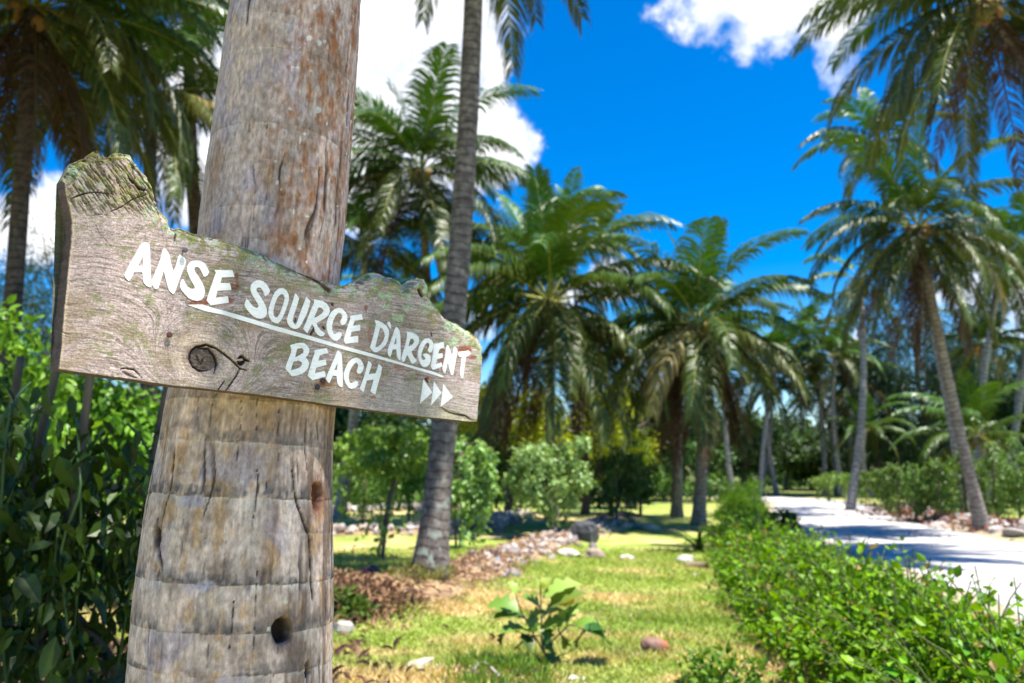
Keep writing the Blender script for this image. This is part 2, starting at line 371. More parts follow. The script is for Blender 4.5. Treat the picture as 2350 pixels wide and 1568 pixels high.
# ------------------------------------------------------------------ foreground palm trunk
TY = 1.695
rows = [(1900, 268, 772), (1568, 306, 758), (1350, 325, 762), (1150, 352, 760), (1000, 380, 762), (930, 392, 768), (620, 458, 780), (530, 464, 790), (300, 495, 806), (100, 520, 822), (0, 540, 828), (-250, 585, 850)]
zz = []; cc = []; rr = []
for (py, a, b) in rows:
    A = W(a, py, TY); B = W(b, py, TY); zz.append((A[2] + B[2]) / 2); cc.append((A[0] + B[0]) / 2); rr.append((B[0] - A[0]) / 2 * 0.985)
zz, cc, rr = map(np.array, (zz, cc, rr))
def trunk_line(z):
    cx = np.interp(z, zz, cc); r = np.interp(z, zz, rr)
    cx = np.where(z < zz[0], cc[0] - (zz[0] - z) * 0.10, cx); r = np.where(z < zz[0], rr[0] + (zz[0] - z) * 0.12 * (1 + 1.2 * np.clip(zz[0] - z - .35, 0, 1)), r)
    cx = np.where(z > zz[-1], cc[-1] + (z - zz[-1]) * 0.11, cx); r = np.where(z > zz[-1], np.maximum(rr[-1] - (z - zz[-1]) * 0.012, 0.10), r)
    return cx, r
ring_py = [24, 105, 190, 282, 366, 475, 552, 640, 735, 830, 925, 1022, 1150, 1231, 1350, 1462, 1558]
ring_st = [.5, .8, .25, 1, .45, .8, .7, .5, .6, .6, .6, .7, 1.3, .4, 1.1, 1.0, .8]
ring_z = np.array([W(600, y, TY - 0.17)[2] for y in ring_py])
rng = np.random.default_rng(5)
extra_up = ring_z[0] + 0.085 * np.arange(1, 75) ; extra_dn = ring_z[-1] - 0.09 * np.arange(1, 9)
allz = np.concatenate([ring_z, extra_up, extra_dn]); alls = np.concatenate([ring_st, np.full(74, .7), np.full(8, .8)])
o_ = np.argsort(allz); allz = allz[o_]; alls = alls[o_]
def trunk_patch(z0, z1, nz_, na, detail):
    z = np.linspace(z0, z1, nz_); a = np.linspace(0, 2 * math.pi, na, endpoint=False)
    A, Z = np.meshgrid(a, z, indexing='ij')
    cx, r = trunk_line(Z)
    # ring coordinate: tilted rings
    Zr = Z + 0.004 * (fbm(A * 9, Z * 4, 80, 3) - 0.5) + 0.012 * np.sin(A + 0.6) + 0.008 * (fbm(np.cos(A) * 1.5 + 5, np.sin(A) * 1.5 + Z * 2, 81, 3) - 0.5)
    k = np.clip(np.searchsorted(allz, Zr.ravel()).reshape(Z.shape), 1, len(allz) - 1)
    below = allz[k - 1]; above = allz[k]; st = alls[k]; stb = alls[k - 1]
    seg = np.clip((Zr - below) / (above - below), 0, 1); H_ = above - below
    rv_ = 0.35 + 1.1 * fbm(np.cos(A) * 1.3 + 20, np.sin(A) * 1.3 + k * 7.7, 87, 2)
    dr = 0.0011 * (seg < 1) * (0.35 - seg) * st * rv_         # bulges out just above each ring mark
    da = (above - Zr); db = (Zr - below)
    groove = np.exp(-(db / 0.003) ** 2) * 0.0018 * stb * sst(0.35, 0.6, fbm(A * 3, Z * 9, 88, 3))
    lump = 0.004 * (fbm(np.cos(A) * 2.2 + 9, np.sin(A) * 2.2 + Z * 3, 82, 4) - 0.5) * 2
    arc = A * 0.17
    crk = fbm(arc * 90 + 3 * fbm(arc * 10, Z * 8, 83, 2), Z * 5, 84, 3)
    cm_ = sst(0.66, 0.76, crk) * sst(0.45, 0.6, fbm(arc * 8, Z * 5, 85, 2))
    fine = fbm(arc * 260, Z * 60, 86, 3) - 0.5
    rad = r + dr + lump - groove - 0.0035 * cm_ + 0.0012 * fine
    X = cx + rad * np.cos(A); Y = TY + rad * np.sin(A)
    P = np.stack([X, Y, Z], -1)
    PX, PY = proj(P)
    front = np.sin(A) < 0.25
    # colours ------------------------------------------------
    up = sst(1.62, 1.85, Z)                                   # cooler, smoother above the board
    base = mixc(np.broadcast_to(np.array([0.60, 0.455, 0.385]), Z.shape + (3,)), (0.46, 0.35, 0.315), up)
    n_a = fbm(arc * 22, Z * 14, 91, 4); n_b = fbm(arc * 60, Z * 22, 92, 4); n_c = fbm(arc * 150, Z * 60, 93, 3)
    base = mixc(base, (0.25, 0.175, 0.135), sst(0.46, 0.72, n_a) * 0.75)
    ochre = sst(0.56, 0.64, n_b * 0.6 + n_a * 0.4 + 0.02) * (1 - 0.55 * up)
    base = mixc(base, (0.50, 0.30, 0.14), ochre * 0.6)
    base = mixc(base, (0.38, 0.32, 0.37), sst(0.62, 0.70, fbm(arc * 14 + 7, Z * 10, 94, 4)) * 0.7)
    base = mixc(base, (0.60, 0.49, 0.42), sst(0.55, 0.70, fbm(arc * 35, Z * 12, 98, 4)) * 0.5 * (1 - 0.5 * up))
    # rusty right flank of the upper trunk
    rf = sst(-0.30, 0.65, np.cos(A)) * front * sst(1.6, 1.8, Z)
    base = mixc(base, (0.30, 0.125, 0.055), rf * sst(0.40, 0.66, n_b * 0.4 + n_a * 0.25 + n_c * 0.35) * 0.95)
    base = mixc(base, (0.50, 0.40, 0.34), rf * sst(0.50, 0.80, fbm(arc * 110, Z * 70, 95, 4)) * 0.45)
    # shade below the board painted in: dark streaks on the right flank, warm brown under it
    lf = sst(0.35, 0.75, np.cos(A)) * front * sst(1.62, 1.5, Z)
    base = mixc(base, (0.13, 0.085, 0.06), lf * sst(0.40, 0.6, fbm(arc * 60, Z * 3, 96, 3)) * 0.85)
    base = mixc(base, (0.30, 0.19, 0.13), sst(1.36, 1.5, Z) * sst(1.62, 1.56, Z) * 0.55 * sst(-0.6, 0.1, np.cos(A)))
    # ring marks: dark weathered band above each mark, pale lip below
    leftish = sst(0.2, -0.8, np.cos(A))
    band = np.exp(-(db / (0.012 + 0.026 * fbm(arc * 12, k * 3.3, 120, 3))) ** 1.5) * stb * (0.45 + 0.55 * (1 - up)) * sst(0.47, 0.54, fbm(arc * 16, Z * 26 + 3, 97, 5) + 0.07 * leftish + 0.10 * (stb > 0.9))
    base = mixc(base, (0.10, 0.09, 0.095), np.clip(band * 1.1, 0, 1) * (0.35 + 0.6 * sst(0.35, 0.6, n_c)))
    lip = np.exp(-(da / 0.007)) * st * sst(0.42, 0.6, fbm(arc * 40, Z * 2, 99, 3))
    base = mixc(base, (0.60, 0.55, 0.51), np.clip(lip, 0, 1) * 0.6)
    base = mixc(base, (0.14, 0.10, 0.08), np.clip(groove / 0.0018, 0, 1) * 0.3)
    base = mixc(base, (0.05, 0.035, 0.03), cm_ * 0.9)
    dots = sst(0.93, 0.95, vn(arc * 95, Z * 85, 101)) * rf
    base = mixc(base, (0.72, 0.70, 0.66), dots * 0.8)
    dep = np.zeros(Z.shape)
    if detail:                                                # single cracks, scars and the knot hole, where the photograph has them
        cracks = [([(536, 1380), (533, 1440), (526, 1490)], 5, 1), ([(590, 1300), (585, 1400), (580, 1510)], 4, .9), ([(591, 1075), (592, 1120), (586, 1160), (582, 1190)], 4, .9),
                  ([(612, 1100), (612, 1125)], 4, .8), ([(670, 1080), (680, 1150), (702, 1210), (712, 1240), (716, 1350), (722, 1420)], 6, 1), ([(640, 940), (638, 1010), (640, 1060)], 2.5, .7),
                  ([(551, 900), (556, 960), (546, 1000), (544, 1060)], 2.5, .7), ([(496, 902), (487, 930)], 4, .9), ([(455, 905), (452, 985)], 2, .5), ([(590, 905), (589, 1000)], 2, .6), ([(705, 935), (700, 1020), (708, 1120)], 3, .7),
                  ([(361, 1190), (356, 1230), (369, 1290), (372, 1310)], 6, 1), ([(366, 1300), (360, 1325)], 4, .7), ([(470, 1230), (466, 1350)], 2.5, .6), ([(420, 1190), (416, 1260), (412, 1330)], 2.5, .6),
                  ([(760, 120), (758, 160)], 0, 0), ([(612, 285), (610, 310)], 4, .8), ([(572, 283), (572, 305)], 3, .6), ([(480, 1460), (470, 1568)], 2.5, .6), ([(640, 1480), (625, 1568)], 2.5, .6),
                  ([(580, 370), (585, 440), (580, 540)], 2, .5), ([(520, 300), (508, 420)], 1.8, .4), ([(700, 1460), (704, 1540)], 4, .8), ([(520, 1180), (512, 1330)], 2, .5), ([(728, 960), (735, 1080)], 2.5, .6)]
        for pts, w, s_ in cracks:
            if not s_: continue
            d, t_ = dist_poly(PX, PY, pts); d = d + 5.5 * (fbm(PX * 0.12, PY * 0.07, 103, 3) - 0.42)
            mk = sst(w * 0.8, w * 0.25, d / np.clip(np.sin(math.pi * np.clip(t_, .04, .96)) + 0.25, 0.1, 1)) * front * s_
            base = mixc(base, (0.035, 0.022, 0.018), mk); dep = np.maximum(dep, mk * 0.004)
        def hole(cx_, cy_, rx, ry, depth, col, rim=None):
            nonlocal base, dep
            d = np.hypot((PX - cx_) / rx, (PY - cy_) / ry) * (1 + 0.35 * (fbm(PX * 0.06, PY * 0.06, 105, 3) - 0.5))
            if rim is not None: base = mixc(base, rim, sst(2.0, 1.0, d) * front * 0.75)
            mk = sst(1.05, 0.8, d) * front; base = mixc(base, col, mk); dep = np.maximum(dep, mk * depth)
        hole(648, 1450, 22, 34, 0.030, (0.02, 0.013, 0.01), (0.13, 0.09, 0.075))
        hole(728, 1140, 12, 34, 0.014, (0.10, 0.035, 0.018), (0.20, 0.08, 0.04))
        hole(706, 1545, 7, 14, 0.010, (0.03, 0.02, 0.015))
        hole(362, 1232, 7, 24, 0.008, (0.05, 0.03, 0.02), (0.2, 0.13, 0.09))
        for (x_, y_, r_, c_) in ((730, 252, 8, (.75, .73, .7)), (565, 255, 0, 0), (709, 88, 7, (.7, .68, .66)), (733, 98, 7, (.7, .68, .66)), (745, 95, 5, (.7, .68, .66)), (417, 452, 12, (.33, .35, .42)), (395, 553, 12, (.33, .34, .40)), (722, 15, 6, (.7, .68, .65)),
                                 (442, 1150, 40, (.33, .30, .36)), (470, 1345, 30, (.34, .32, .40)), (655, 1380, 6, (.5, .56, .48)), (617, 1445, 6, (.52, .58, .5)), (560, 1160, 5, (.5, .55, .48))):
            if r_:
                d = np.hypot(PX - x_, (PY - y_) / (1.2 if r_ < 20 else 0.5)) + r_ * 0.8 * (fbm(PX * 0.09, PY * 0.09, 107, 3) - 0.5)
                base = mixc(base, c_, sst(r_, r_ * 0.6, d) * front * 0.8)
    base = base * (0.60 + 0.80 * fbm(arc * 150, Z * 90, 109, 4)[..., None]) * (0.8 + 0.4 * fbm(arc * 300, Z * 12, 110, 2)[..., None])
    rad = rad - dep
    P[..., 0] = cx + rad * np.cos(A); P[..., 1] = TY + rad * np.sin(A)
    return P, base
m_fg = attr_mat('foreground_palm_bark', 0.88, 0.55, 130, (1, 1, 0.45), 0.36, 10, 0.004, 0.25)
gz = float(gh(-0.75, TY))
ptree = thing('coconut_palm', 'near grey-brown ringed palm trunk carrying the wooden beach sign', 'palm tree', (0, 0, 0), group='coconut palms')
Vs = []; Fs = []; Cs = []; nn = 0
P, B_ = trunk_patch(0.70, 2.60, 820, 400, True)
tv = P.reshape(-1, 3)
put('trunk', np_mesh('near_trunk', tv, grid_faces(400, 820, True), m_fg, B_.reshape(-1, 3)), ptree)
P, B_ = trunk_patch(-0.1, 0.701, 130, 120, False)
put('trunk_base', np_mesh('near_trunk_base', P.reshape(-1, 3), grid_faces(120, 130, True), m_fg, B_.reshape(-1, 3)), ptree)
P, B_ = trunk_patch(2.599, 8.2, 400, 90, False)
put('upper_trunk', np_mesh('near_trunk_top', P.reshape(-1, 3), grid_faces(90, 400, True), m_fg, B_.reshape(-1, 3)), ptree)
NEAR_CROWN = Vector((float(trunk_line(np.array(8.1))[0]), TY, 8.1))

# ------------------------------------------------------------------ wooden sign
def src(px, py): return px * 2350 / 4096.0, py * 2350 / 4096.0
PL = np.array([-0.69, 1.20]); PRr = np.array([-0.086, 1.95]); SD = (PRr - PL) / np.linalg.norm(PRr - PL); SN = np.array([SD[1], -SD[0]])  # SN faces the camera
C0 = W(600, 784, TY)
def on_sign(X, Y, depth=0.0):        # source-photo pixels -> the board's front plane, then inward by depth
    X = np.asarray(X, float) * 2350 / 4096.0; Y = np.asarray(Y, float) * 2350 / 4096.0
    u = (X - 1175.0) / FPX; v = (784.0 - Y) / FPX; c, s = math.cos(PITCH), math.sin(PITCH)
    dx, dy, dz = u, c - v * s, s + v * c
    t = (PL[0] * SN[0] + PL[1] * SN[1]) / (dx * SN[0] + dy * SN[1])
    return np.stack([dx * t - SN[0] * depth, dy * t - SN[1] * depth, 1.4 + dz * t], -1)
TOPP = [(263, 713), (284, 679), (296, 650), (326, 638), (357, 629), (376, 606), (399, 594), (412, 596), (418, 627), (430, 615), (453, 626), (468, 604), (506, 610), (537, 617), (548, 644), (575, 671), (606, 705), (629, 744),
        (632, 774), (641, 820), (660, 851), (687, 880), (692, 901), (713, 916), (728, 908), (755, 916), (774, 930), (813, 937), (851, 947), (928, 966), (1004, 990), (1060, 1012), (1125, 1048), (1174, 1066), (1228, 1090), (1282, 1112), (1315, 1124), (1348, 1135),
        (1394, 1141), (1431, 1127), (1460, 1104), (1489, 1089), (1527, 1091), (1560, 1106), (1585, 1108), (1612, 1124), (1624, 1139), (1647, 1122), (1684, 1108), (1713, 1116), (1726, 1141), (1734, 1191), (1763, 1232), (1797, 1274), (1840, 1295), (1887, 1321), (1925, 1353), (1938, 1368)]
BOTP = [(238, 1477), (391, 1498), (679, 1540), (889, 1562), (1100, 1586), (1313, 1617), (1540, 1647), (1710, 1668), (1880, 1686), (1909, 1687)]
LEFP = [(238, 1477), (248, 1387), (255, 1291), (265, 1177), (282, 1020), (290, 943), (290, 885), (277, 810), (266, 760), (263, 713)]
RIGP = [(1909, 1687), (1914, 1610), (1923, 1525), (1929, 1440), (1927, 1406), (1938, 1392), (1938, 1368)]
def param(pts, u, key=0):
    p = np.array(pts, float); k = (p[:, key] - p[0, key]) / (p[-1, key] - p[0, key])
    k = np.maximum.accumulate(k + np.arange(len(k)) * 1e-6); k = (k - k[0]) / (k[-1] - k[0])
    return np.stack([np.interp(u, k, p[:, 0]), np.interp(u, k, p[:, 1])], -1)
NU, NV = 780, 360
u = np.linspace(0, 1, NU); v = np.linspace(0, 1, NV)
top = param(TOPP, u); top[:, 1] += 5 * (fbm(u * 160, u * 0, 111, 3) - 0.5) * np.clip(np.minimum(u, 1 - u) * 60, 0, 1)
bot = param(BOTP, u); lef = param(LEFP, v, 1); rig = param(RIGP, v, 1)
lef[:, 0] += 3 * (fbm(v * 60, v * 0, 113, 3) - 0.5) * np.clip(np.minimum(v, 1 - v) * 60, 0, 1)
bot[:, 1] += 2.5 * (fbm(u * 40, u * 0, 115, 3) - 0.5) * np.clip(np.minimum(u, 1 - u) * 60, 0, 1)
U_, V_ = np.meshgrid(u, v, indexing='ij')
def coons():
    a = (1 - V_)[..., None] * bot[:, None] + V_[..., None] * top[:, None]
    b = (1 - U_)[..., None] * lef[None] + U_[..., None] * rig[None]
    c = ((1 - U_) * (1 - V_))[..., None] * bot[0] + (U_ * (1 - V_))[..., None] * bot[-1] + ((1 - U_) * V_)[..., None] * top[0] + (U_ * V_)[..., None] * top[-1]
    return a + b - c
S_ = coons(); SX, SY = S_[..., 0], S_[..., 1]
def shape_sign():
    X, Y = SX, SY
    dtop = np.abs(top[:, None, 1] - Y) + 0 * X
    dedge, _ = dist_poly(X[::4, ::4], Y[::4, ::4], TOPP)
    # upsample the distance to the live edge
    iu = np.clip(np.arange(NU) / 4.0, 0, dedge.shape[0] - 1.001); iv = np.clip(np.arange(NV) / 4.0, 0, dedge.shape[1] - 1.001)
    a = iu.astype(int); fa = (iu - a)[:, None]; b = iv.astype(int); fb = (iv - b)[None]
    de = (dedge[a][:, b] * (1 - fa) + dedge[np.minimum(a + 1, dedge.shape[0] - 1)][:, b] * fa) * (1 - fb) + (dedge[a][:, np.minimum(b + 1, dedge.shape[1] - 1)] * (1 - fa) + dedge[np.minimum(a + 1, dedge.shape[0] - 1)][:, np.minimum(b + 1, dedge.shape[1] - 1)] * fa) * fb
    # grain field: across-grain coordinate g, along-grain coordinate l
    kx, ky = 812.0, 1437.0
    rx = X - kx; ry = Y - ky - 0.12 * rx
    rk = np.hypot(rx * 0.85, ry); wk = np.exp(-(rk / 120.0) ** 2)
    slope = 0.14 + 0.0 * X
    g = (Y - 0.13 * X)
    g = g + 60 * np.exp(-((X - 420) / 170.0) ** 2) * np.sin((Y - 900) / 170.0) + 26 * np.exp(-(((X - 820) / 260.0) ** 2)) * np.sign(ry) * np.exp(-np.abs(ry) / 140.0) * 1.2
    horn = sst(1000, 760, Y) * sst(800, 560, X)
    g_h = 0.80 * X + 0.60 * -Y * -0.55
    g_h = 0.85 * X - 0.62 * Y
    g = g * (1 - horn) + g_h * horn
    kn2 = np.hypot((X - 1640) * 1.0, (Y - 1190) * 1.2); w2 = np.exp(-(kn2 / 110.0) ** 2)
    g = g * (1 - wk) + (rk * 1.7) * wk
    g = g + 16 * (fbm(X * 0.008, Y * 0.016, 121, 3) - 0.5) + 5 * (fbm(X * 0.03, Y * 0.05, 122, 2) - 0.5)
    l = X
    gr1 = fbm(l * 0.010, g * 0.16, 123, 4); gr2 = fbm(l * 0.022, g * 0.42, 124, 3); gr3 = fbm(X * 0.06, Y * 0.06, 125, 4)
    blot = fbm(X * 0.006, Y * 0.010, 126, 4)
    col = np.broadcast_to(np.array([0.42, 0.315, 0.285]), X.shape + (3,)).copy()
    col = mixc(col, (0.235, 0.185, 0.145), sst(0.42, 0.70, gr1) * 0.8)
    col = mixc(col, (0.58, 0.475, 0.45), sst(0.48, 0.68, gr2) * 0.7)
    col = mixc(col, (0.155, 0.125, 0.085), sst(0.56, 0.74, gr2 * 0.5 + gr3 * 0.5) * 0.6)
    col = mixc(col, (0.29, 0.215, 0.14), sst(0.50, 0.68, blot) * 0.6)
    col = mixc(col, (0.25, 0.25, 0.12), sst(0.57, 0.68, fbm(X * 0.010, g * 0.03, 127, 4)) * sst(0.38, 0.6, gr3) * 0.65)
    cool = sst(1250, 1600, X) * sst(1500, 1560, Y + 0 * X); col = mixc(col, (0.45, 0.385, 0.35), cool * 0.5)
    # lichen along the live edge and over the horn
    li = sst(95, 8, de + 60 * (fbm(X * 0.02, Y * 0.02, 131, 4) - 0.5)) * sst(0.34, 0.55, gr3)
    li = np.maximum(li, 0.75 * sst(1010, 700, Y + 0.15 * X) * sst(760, 600, X) * sst(0.36, 0.62, gr2 * 0.5 + gr3 * 0.5))
    lcol = mixc(np.broadcast_to(np.array([0.235, 0.245, 0.075]), X.shape + (3,)), (0.36, 0.42, 0.27), sst(0.45, 0.6, fbm(X * 0.03, Y * 0.03, 133, 3)))
    lcol = mixc(lcol, (0.33, 0.27, 0.06), sst(0.5, 0.7, fbm(X * 0.012, Y * 0.012, 134, 3)) * 0.7)
    col = col * (1 - np.clip(li, 0, 1)[..., None] * 0.85) + lcol * np.clip(li, 0, 1)[..., None] * 0.85
    rl = sst(0.56, 0.66, fbm(X * 0.022, Y * 0.022, 135, 4)) * (sst(1380, 1500, X) * sst(1350, 1250, Y - (X - 1600) * 0.45)) 
    col = mixc(col, (0.40, 0.47, 0.30), rl * 0.75)
    ds = sst(0.60, 0.66, fbm(X * 0.06, Y * 0.06, 136, 3)) * sst(60, 10, de); col = mixc(col, (0.09, 0.07, 0.045), ds * 0.5)
    # red paint stains
    for (sx, sy, rx_, ry_, a_) in ((870, 1200, 70, 20, .9), (790, 1212, 45, 10, .9), (925, 1150, 30, 18, .7), (950, 1130, 10, 25, .6), (1858, 1400, 36, 18, .95), (1886, 1430, 26, 10, .9), (1770, 1440, 18, 50, .75), (1490, 1380, 10, 40, .55), (1605, 1370, 7, 26, .6), (1640, 1370, 8, 22, .6),
                                   (1715, 1390, 8, 18, .7), (1464, 1235, 8, 16, .8), (1300, 1535, 34, 14, .8), (1493, 1590, 14, 9, .6), (1600, 1470, 26, 14, .5), (1660, 1425, 9, 20, .5), (1480, 1340, 10, 50, .45), (946, 1105, 9, 12, .7)):
        d = np.hypot((X - sx) / rx_, (Y - sy) / ry_) + 0.9 * (fbm(X * 0.04, Y * 0.04, 137, 3) - 0.5)
        col = mixc(col, (0.27, 0.085, 0.045) if a_ > 0.4 and sy < 1500 else (0.30, 0.12, 0.04), sst(1.1, 0.5, d) * a_ * 0.85)
    depth = 0.0005 + 0.0010 * sst(0.5, 0.7, gr2) * 0 + 0.0007 * (gr1 - 0.5)
    depth = depth - 0.0
    # eroded grooves in the horn (diagonal weathered fibres)
    hg = fbm(l * 0.02 + Y * 0.02, g_h * 0.22, 141, 3); hm = horn * sst(0.5, 0.64, hg) * sst(900, 780, Y)
    depth = depth + hm * 0.004; col = mixc(col, (0.10, 0.085, 0.04), hm * 0.55)
    # live edge rolls back and crumbles
    depth = depth + 0.012 * sst(32, 0, de) ** 2 + 0.006 * sst(60, 0, de) * fbm(X * 0.05, Y * 0.05, 143, 3)
    # the knot
    core = sst(56, 44, rk); col = mixc(col, (0.58, 0.46, 0.38), sst(62, 75, rk) * sst(120, 90, rk) * .5); col = mixc(col, (0.10, 0.07, 0.06), core * 0.85); depth = depth + core * (0.002 + 0.004 * fbm(X * 0.08, Y * 0.08, 145, 3))
    ringk = (0.5 + 0.5 * np.cos(rk * 0.42 + 3 * (fbm(X * 0.02, Y * 0.02, 146, 2)))) * wk
    col = mixc(col, (0.17, 0.125, 0.09), ringk * 0.35 * sst(150, 60, rk))
    def r2(x, y): return 200 + x / 2.611, 1100 + y / 2.611
    def r1(x, y): return 200 + x / 2.611, 560 + y / 2.611
    def r3(x, y): return 1050 + x / 2.412, 1050 + y / 2.412
    def rE(x, y): return 1540 + x / 5.875, 1440 + y / 5.875
    cr = [([r2(*q) for q in ((1475, 880), (1480, 800), (1530, 752), (1640, 730), (1740, 765), (1830, 830), (1920, 905), (1985, 975), (2055, 995))], 6.5, .007, 1),
          ([r2(*q) for q in ((1560, 765), (1660, 770), (1725, 850), (1750, 930), (1712, 1035))], 6, .006, 1),
          ([r2(*q) for q in ((1478, 800), (1470, 880), (1500, 960), (1570, 1005), (1650, 1000))], 6.5, .006, 1),
          ([r2(*q) for q in ((1545, 830), (1560, 900), (1590, 925), (1620, 860))], 7, .005, .95),
          ([r2(*q) for q in ((1985, 985), (1935, 1080), (1840, 1212))], 4.5, .006, 1), ([r2(*q) for q in ((1825, 1110), (1760, 1200))], 4, .005, .9),
          ([r2(*q) for q in ((1960, 880), (2010, 850), (2040, 880), (2090, 905))], 8, .006, 1), ([r2(*q) for q in ((1960, 900), (2000, 930), (2040, 900))], 11, .007, 1),
          ([r2(*q) for q in ((1840, 830), (1880, 880), (1960, 960))], 3, .003, .6),
          ([r2(*q) for q in ((740, 985), (790, 975), (880, 990), (960, 1070))], 5, .004, .8), ([r2(*q) for q in ((760, 1010), (830, 1050), (900, 1075))], 8, .003, .6),
          ([r2(*q) for q in ((135, 600), (200, 620))], 2.5, .003, .9),
          ([r1(*q) for q in ((240, 607), (350, 562), (480, 545), (640, 560))], 4, .005, 1), ([r1(*q) for q in ((600, 765), (750, 700), (880, 610), (960, 590), (1020, 560))], 3, .004, .9),
          ([r1(*q) for q in ((365, 620), (400, 700), (470, 770), (600, 790))], 2.5, .003, .7), ([r1(*q) for q in ((820, 380), (900, 460), (970, 525))], 6, .006, .9),
          ([r1(*q) for q in ((600, 150), (650, 200), (720, 260), (830, 380))], 3.5, .004, .8), ([r1(*q) for q in ((460, 850), (520, 980), (640, 1110))], 2.5, .002, .5),
          ([r1(*q) for q in ((1290, 890), (1330, 960), (1300, 1060))], 6, .006, .8), ([r1(*q) for q in ((930, 500), (990, 520))], 10, .006, .9),
          ([rE(*q) for q in ((1310, 1105), (1430, 1170), (1540, 1240), (1700, 1270), (1900, 1310), (2090, 1440))], 3.2, .006, .95),
          ([rE(*q) for q in ((470, 210), (530, 265), (630, 235))], 1.8, .001, .6), ([rE(*q) for q in ((1700, 850), (1950, 940), (2170, 1040))], 1.6, .001, .5),
          ([rE(*q) for q in ((600, 430), (900, 430), (1300, 440), (1700, 440))], 2.0, .0008, .4),
          ([r3(*q) for q in ((720, 290), (900, 285), (1000, 240), (1050, 200))], 1.6, .002, .6),
          ([r3(*q) for q in ((1515, 265), (1540, 320))], 10, .012, 1), ([r3(*q) for q in ((1630, 685), (1638, 715))], 4, .003, .9), ([r3(*q) for q in ((320, 540), (318, 575))], 4, .003, .9),
          ([r3(*q) for q in ((470, 690), (500, 640))], 7, .003, .8), ([r3(*q) for q in ((675, 400), (682, 412))], 7, .003, .85), ([r3(*q) for q in ((590, 625), (600, 640))], 7, .003, .85),
          ([r3(*q) for q in ((1575, 1120), (1595, 1150))], 5, .003, .9), ([r3(*q) for q in ((1290, 575), (1335, 585))], 1.8, .001, .7)]
    for pts, w, dp, a_ in cr:
        x0 = min(q[0] for q in pts) - 40; x1 = max(q[0] for q in pts) + 40; y0 = min(q[1] for q in pts) - 40; y1 = max(q[1] for q in pts) + 40
        sel = (X > x0) & (X < x1) & (Y > y0) & (Y < y1)
        if not sel.any(): continue
        xs, ys = X[sel], Y[sel]; d, t_ = dist_poly(xs, ys, pts); d = d + 3.0 * (fbm(xs * 0.08, ys * 0.08, 147, 2) - 0.5)
        tp = np.clip(np.sin(math.pi * np.clip(t_, .03, .97)) * 1.3 + 0.25, 0.2, 1) if len(pts) > 2 else 1.0
        mk = sst(w, w * 0.35, d / tp) * a_
        col[sel] = mixc(col[sel], (0.035, 0.022, 0.018), mk); depth[sel] = np.maximum(depth[sel], mk * dp)
    # dark bark seam under the middle of the live edge
    seam = [(1100, 1022), (1180, 1062), (1240, 1096), (1290, 1130), (1320, 1160)]
    d, _ = dist_poly(X, Y, seam); mk = sst(15, 5, d + 9 * (fbm(X * 0.03, Y * 0.03, 149, 3) - 0.5)); col = mixc(col, (0.10, 0.035, 0.02), mk * 0.9); depth = depth + mk * 0.006
    # weathered pale wedge under the split at lower right
    wz = sst(0, 12, (Y - (1635 + (X - 1790) * 0.36))) * sst(1700, 1790, X); col = mixc(col, (0.50, 0.44, 0.30), wz * 0.5); depth = depth + wz * 0.0025
    col = mixc(col, (0.52, 0.40, 0.30), sst(14, 3, X - np.interp(Y, [p[1] for p in LEFP[::-1]], [p[0] for p in LEFP[::-1]])) * 0.7)
    col = col * (0.82 + 0.36 * fbm(X * 0.15, Y * 0.15, 151, 2)[..., None])
    mu = np.array([0.36, 0.285, 0.25]); col = mu * (np.clip(col, 0.01, 1) / mu) ** 1.35 * 0.92
    return depth, col
sdepth, scol = shape_sign()
FRONT = on_sign(SX, SY, sdepth)
TH = 0.034
# border loop: bottom (left->right), right (up), top (right->left), left (down)
def idx(i, j): return i * NV + j
loop = [idx(i, 0) for i in range(NU)] + [idx(NU - 1, j) for j in range(1, NV)] + [idx(i, NV - 1) for i in range(NU - 2, -1, -1)] + [idx(0, j) for j in range(NV - 2, 0, -1)]
loop = np.array(loop); nl = len(loop); fv = FRONT.reshape(-1, 3); fc = scol.reshape(-1, 3)
Vl = [fv]; Cl = [fc]; Fl = [grid_faces(NU, NV)]; prev = loop; base_n = len(fv)
lp = np.arange(nl); istop = (lp >= NU + NV - 1) & (lp < 2 * NU + NV - 2); nst = 7
for k in range(1, nst + 1):
    f = k / nst; P = fv[loop].copy(); dpth = sdepth.reshape(-1)[loop]
    tgt = TH * f; mv = tgt - 0 * dpth; mv = np.maximum(mv - dpth, 0.0003 * k)
    P[:, 0] -= SN[0] * mv; P[:, 1] -= SN[1] * mv
    wob = (fbm(lp * 0.05, np.full(nl, k * 1.3), 161, 3) - 0.5)
    P[:, 2] += np.where(istop, 0.010 * wob - 0.012 * (f - 0.4) ** 2 * (k > 1), 0.0012 * wob * (k < nst))
    P[:, 0] += SD[0] * 0.004 * wob * (~istop); P[:, 1] += SD[1] * 0.004 * wob * (~istop)
    c = np.broadcast_to(np.array([0.095, 0.068, 0.062]), (nl, 3)) * (0.7 + 0.6 * fbm(lp * 0.11, np.full(nl, k * 0.9), 163, 3))[:, None]
    c = np.where(istop[:, None], mixc(np.broadcast_to(np.array([0.22, 0.15, 0.10]), (nl, 3)), (0.28, 0.30, 0.14), sst(0.45, 0.6, fbm(lp * 0.05, np.full(nl, k * .5), 165, 3))), c)
    Vl.append(P); Cl.append(c); cur = np.arange(nl) + base_n; base_n += nl
    Fl.append(np.stack([prev, cur, np.roll(cur, -1), np.roll(prev, -1)], -1)[:, ::1]); prev = cur
allV = np.vstack(Vl); allC = np.vstack(Cl)
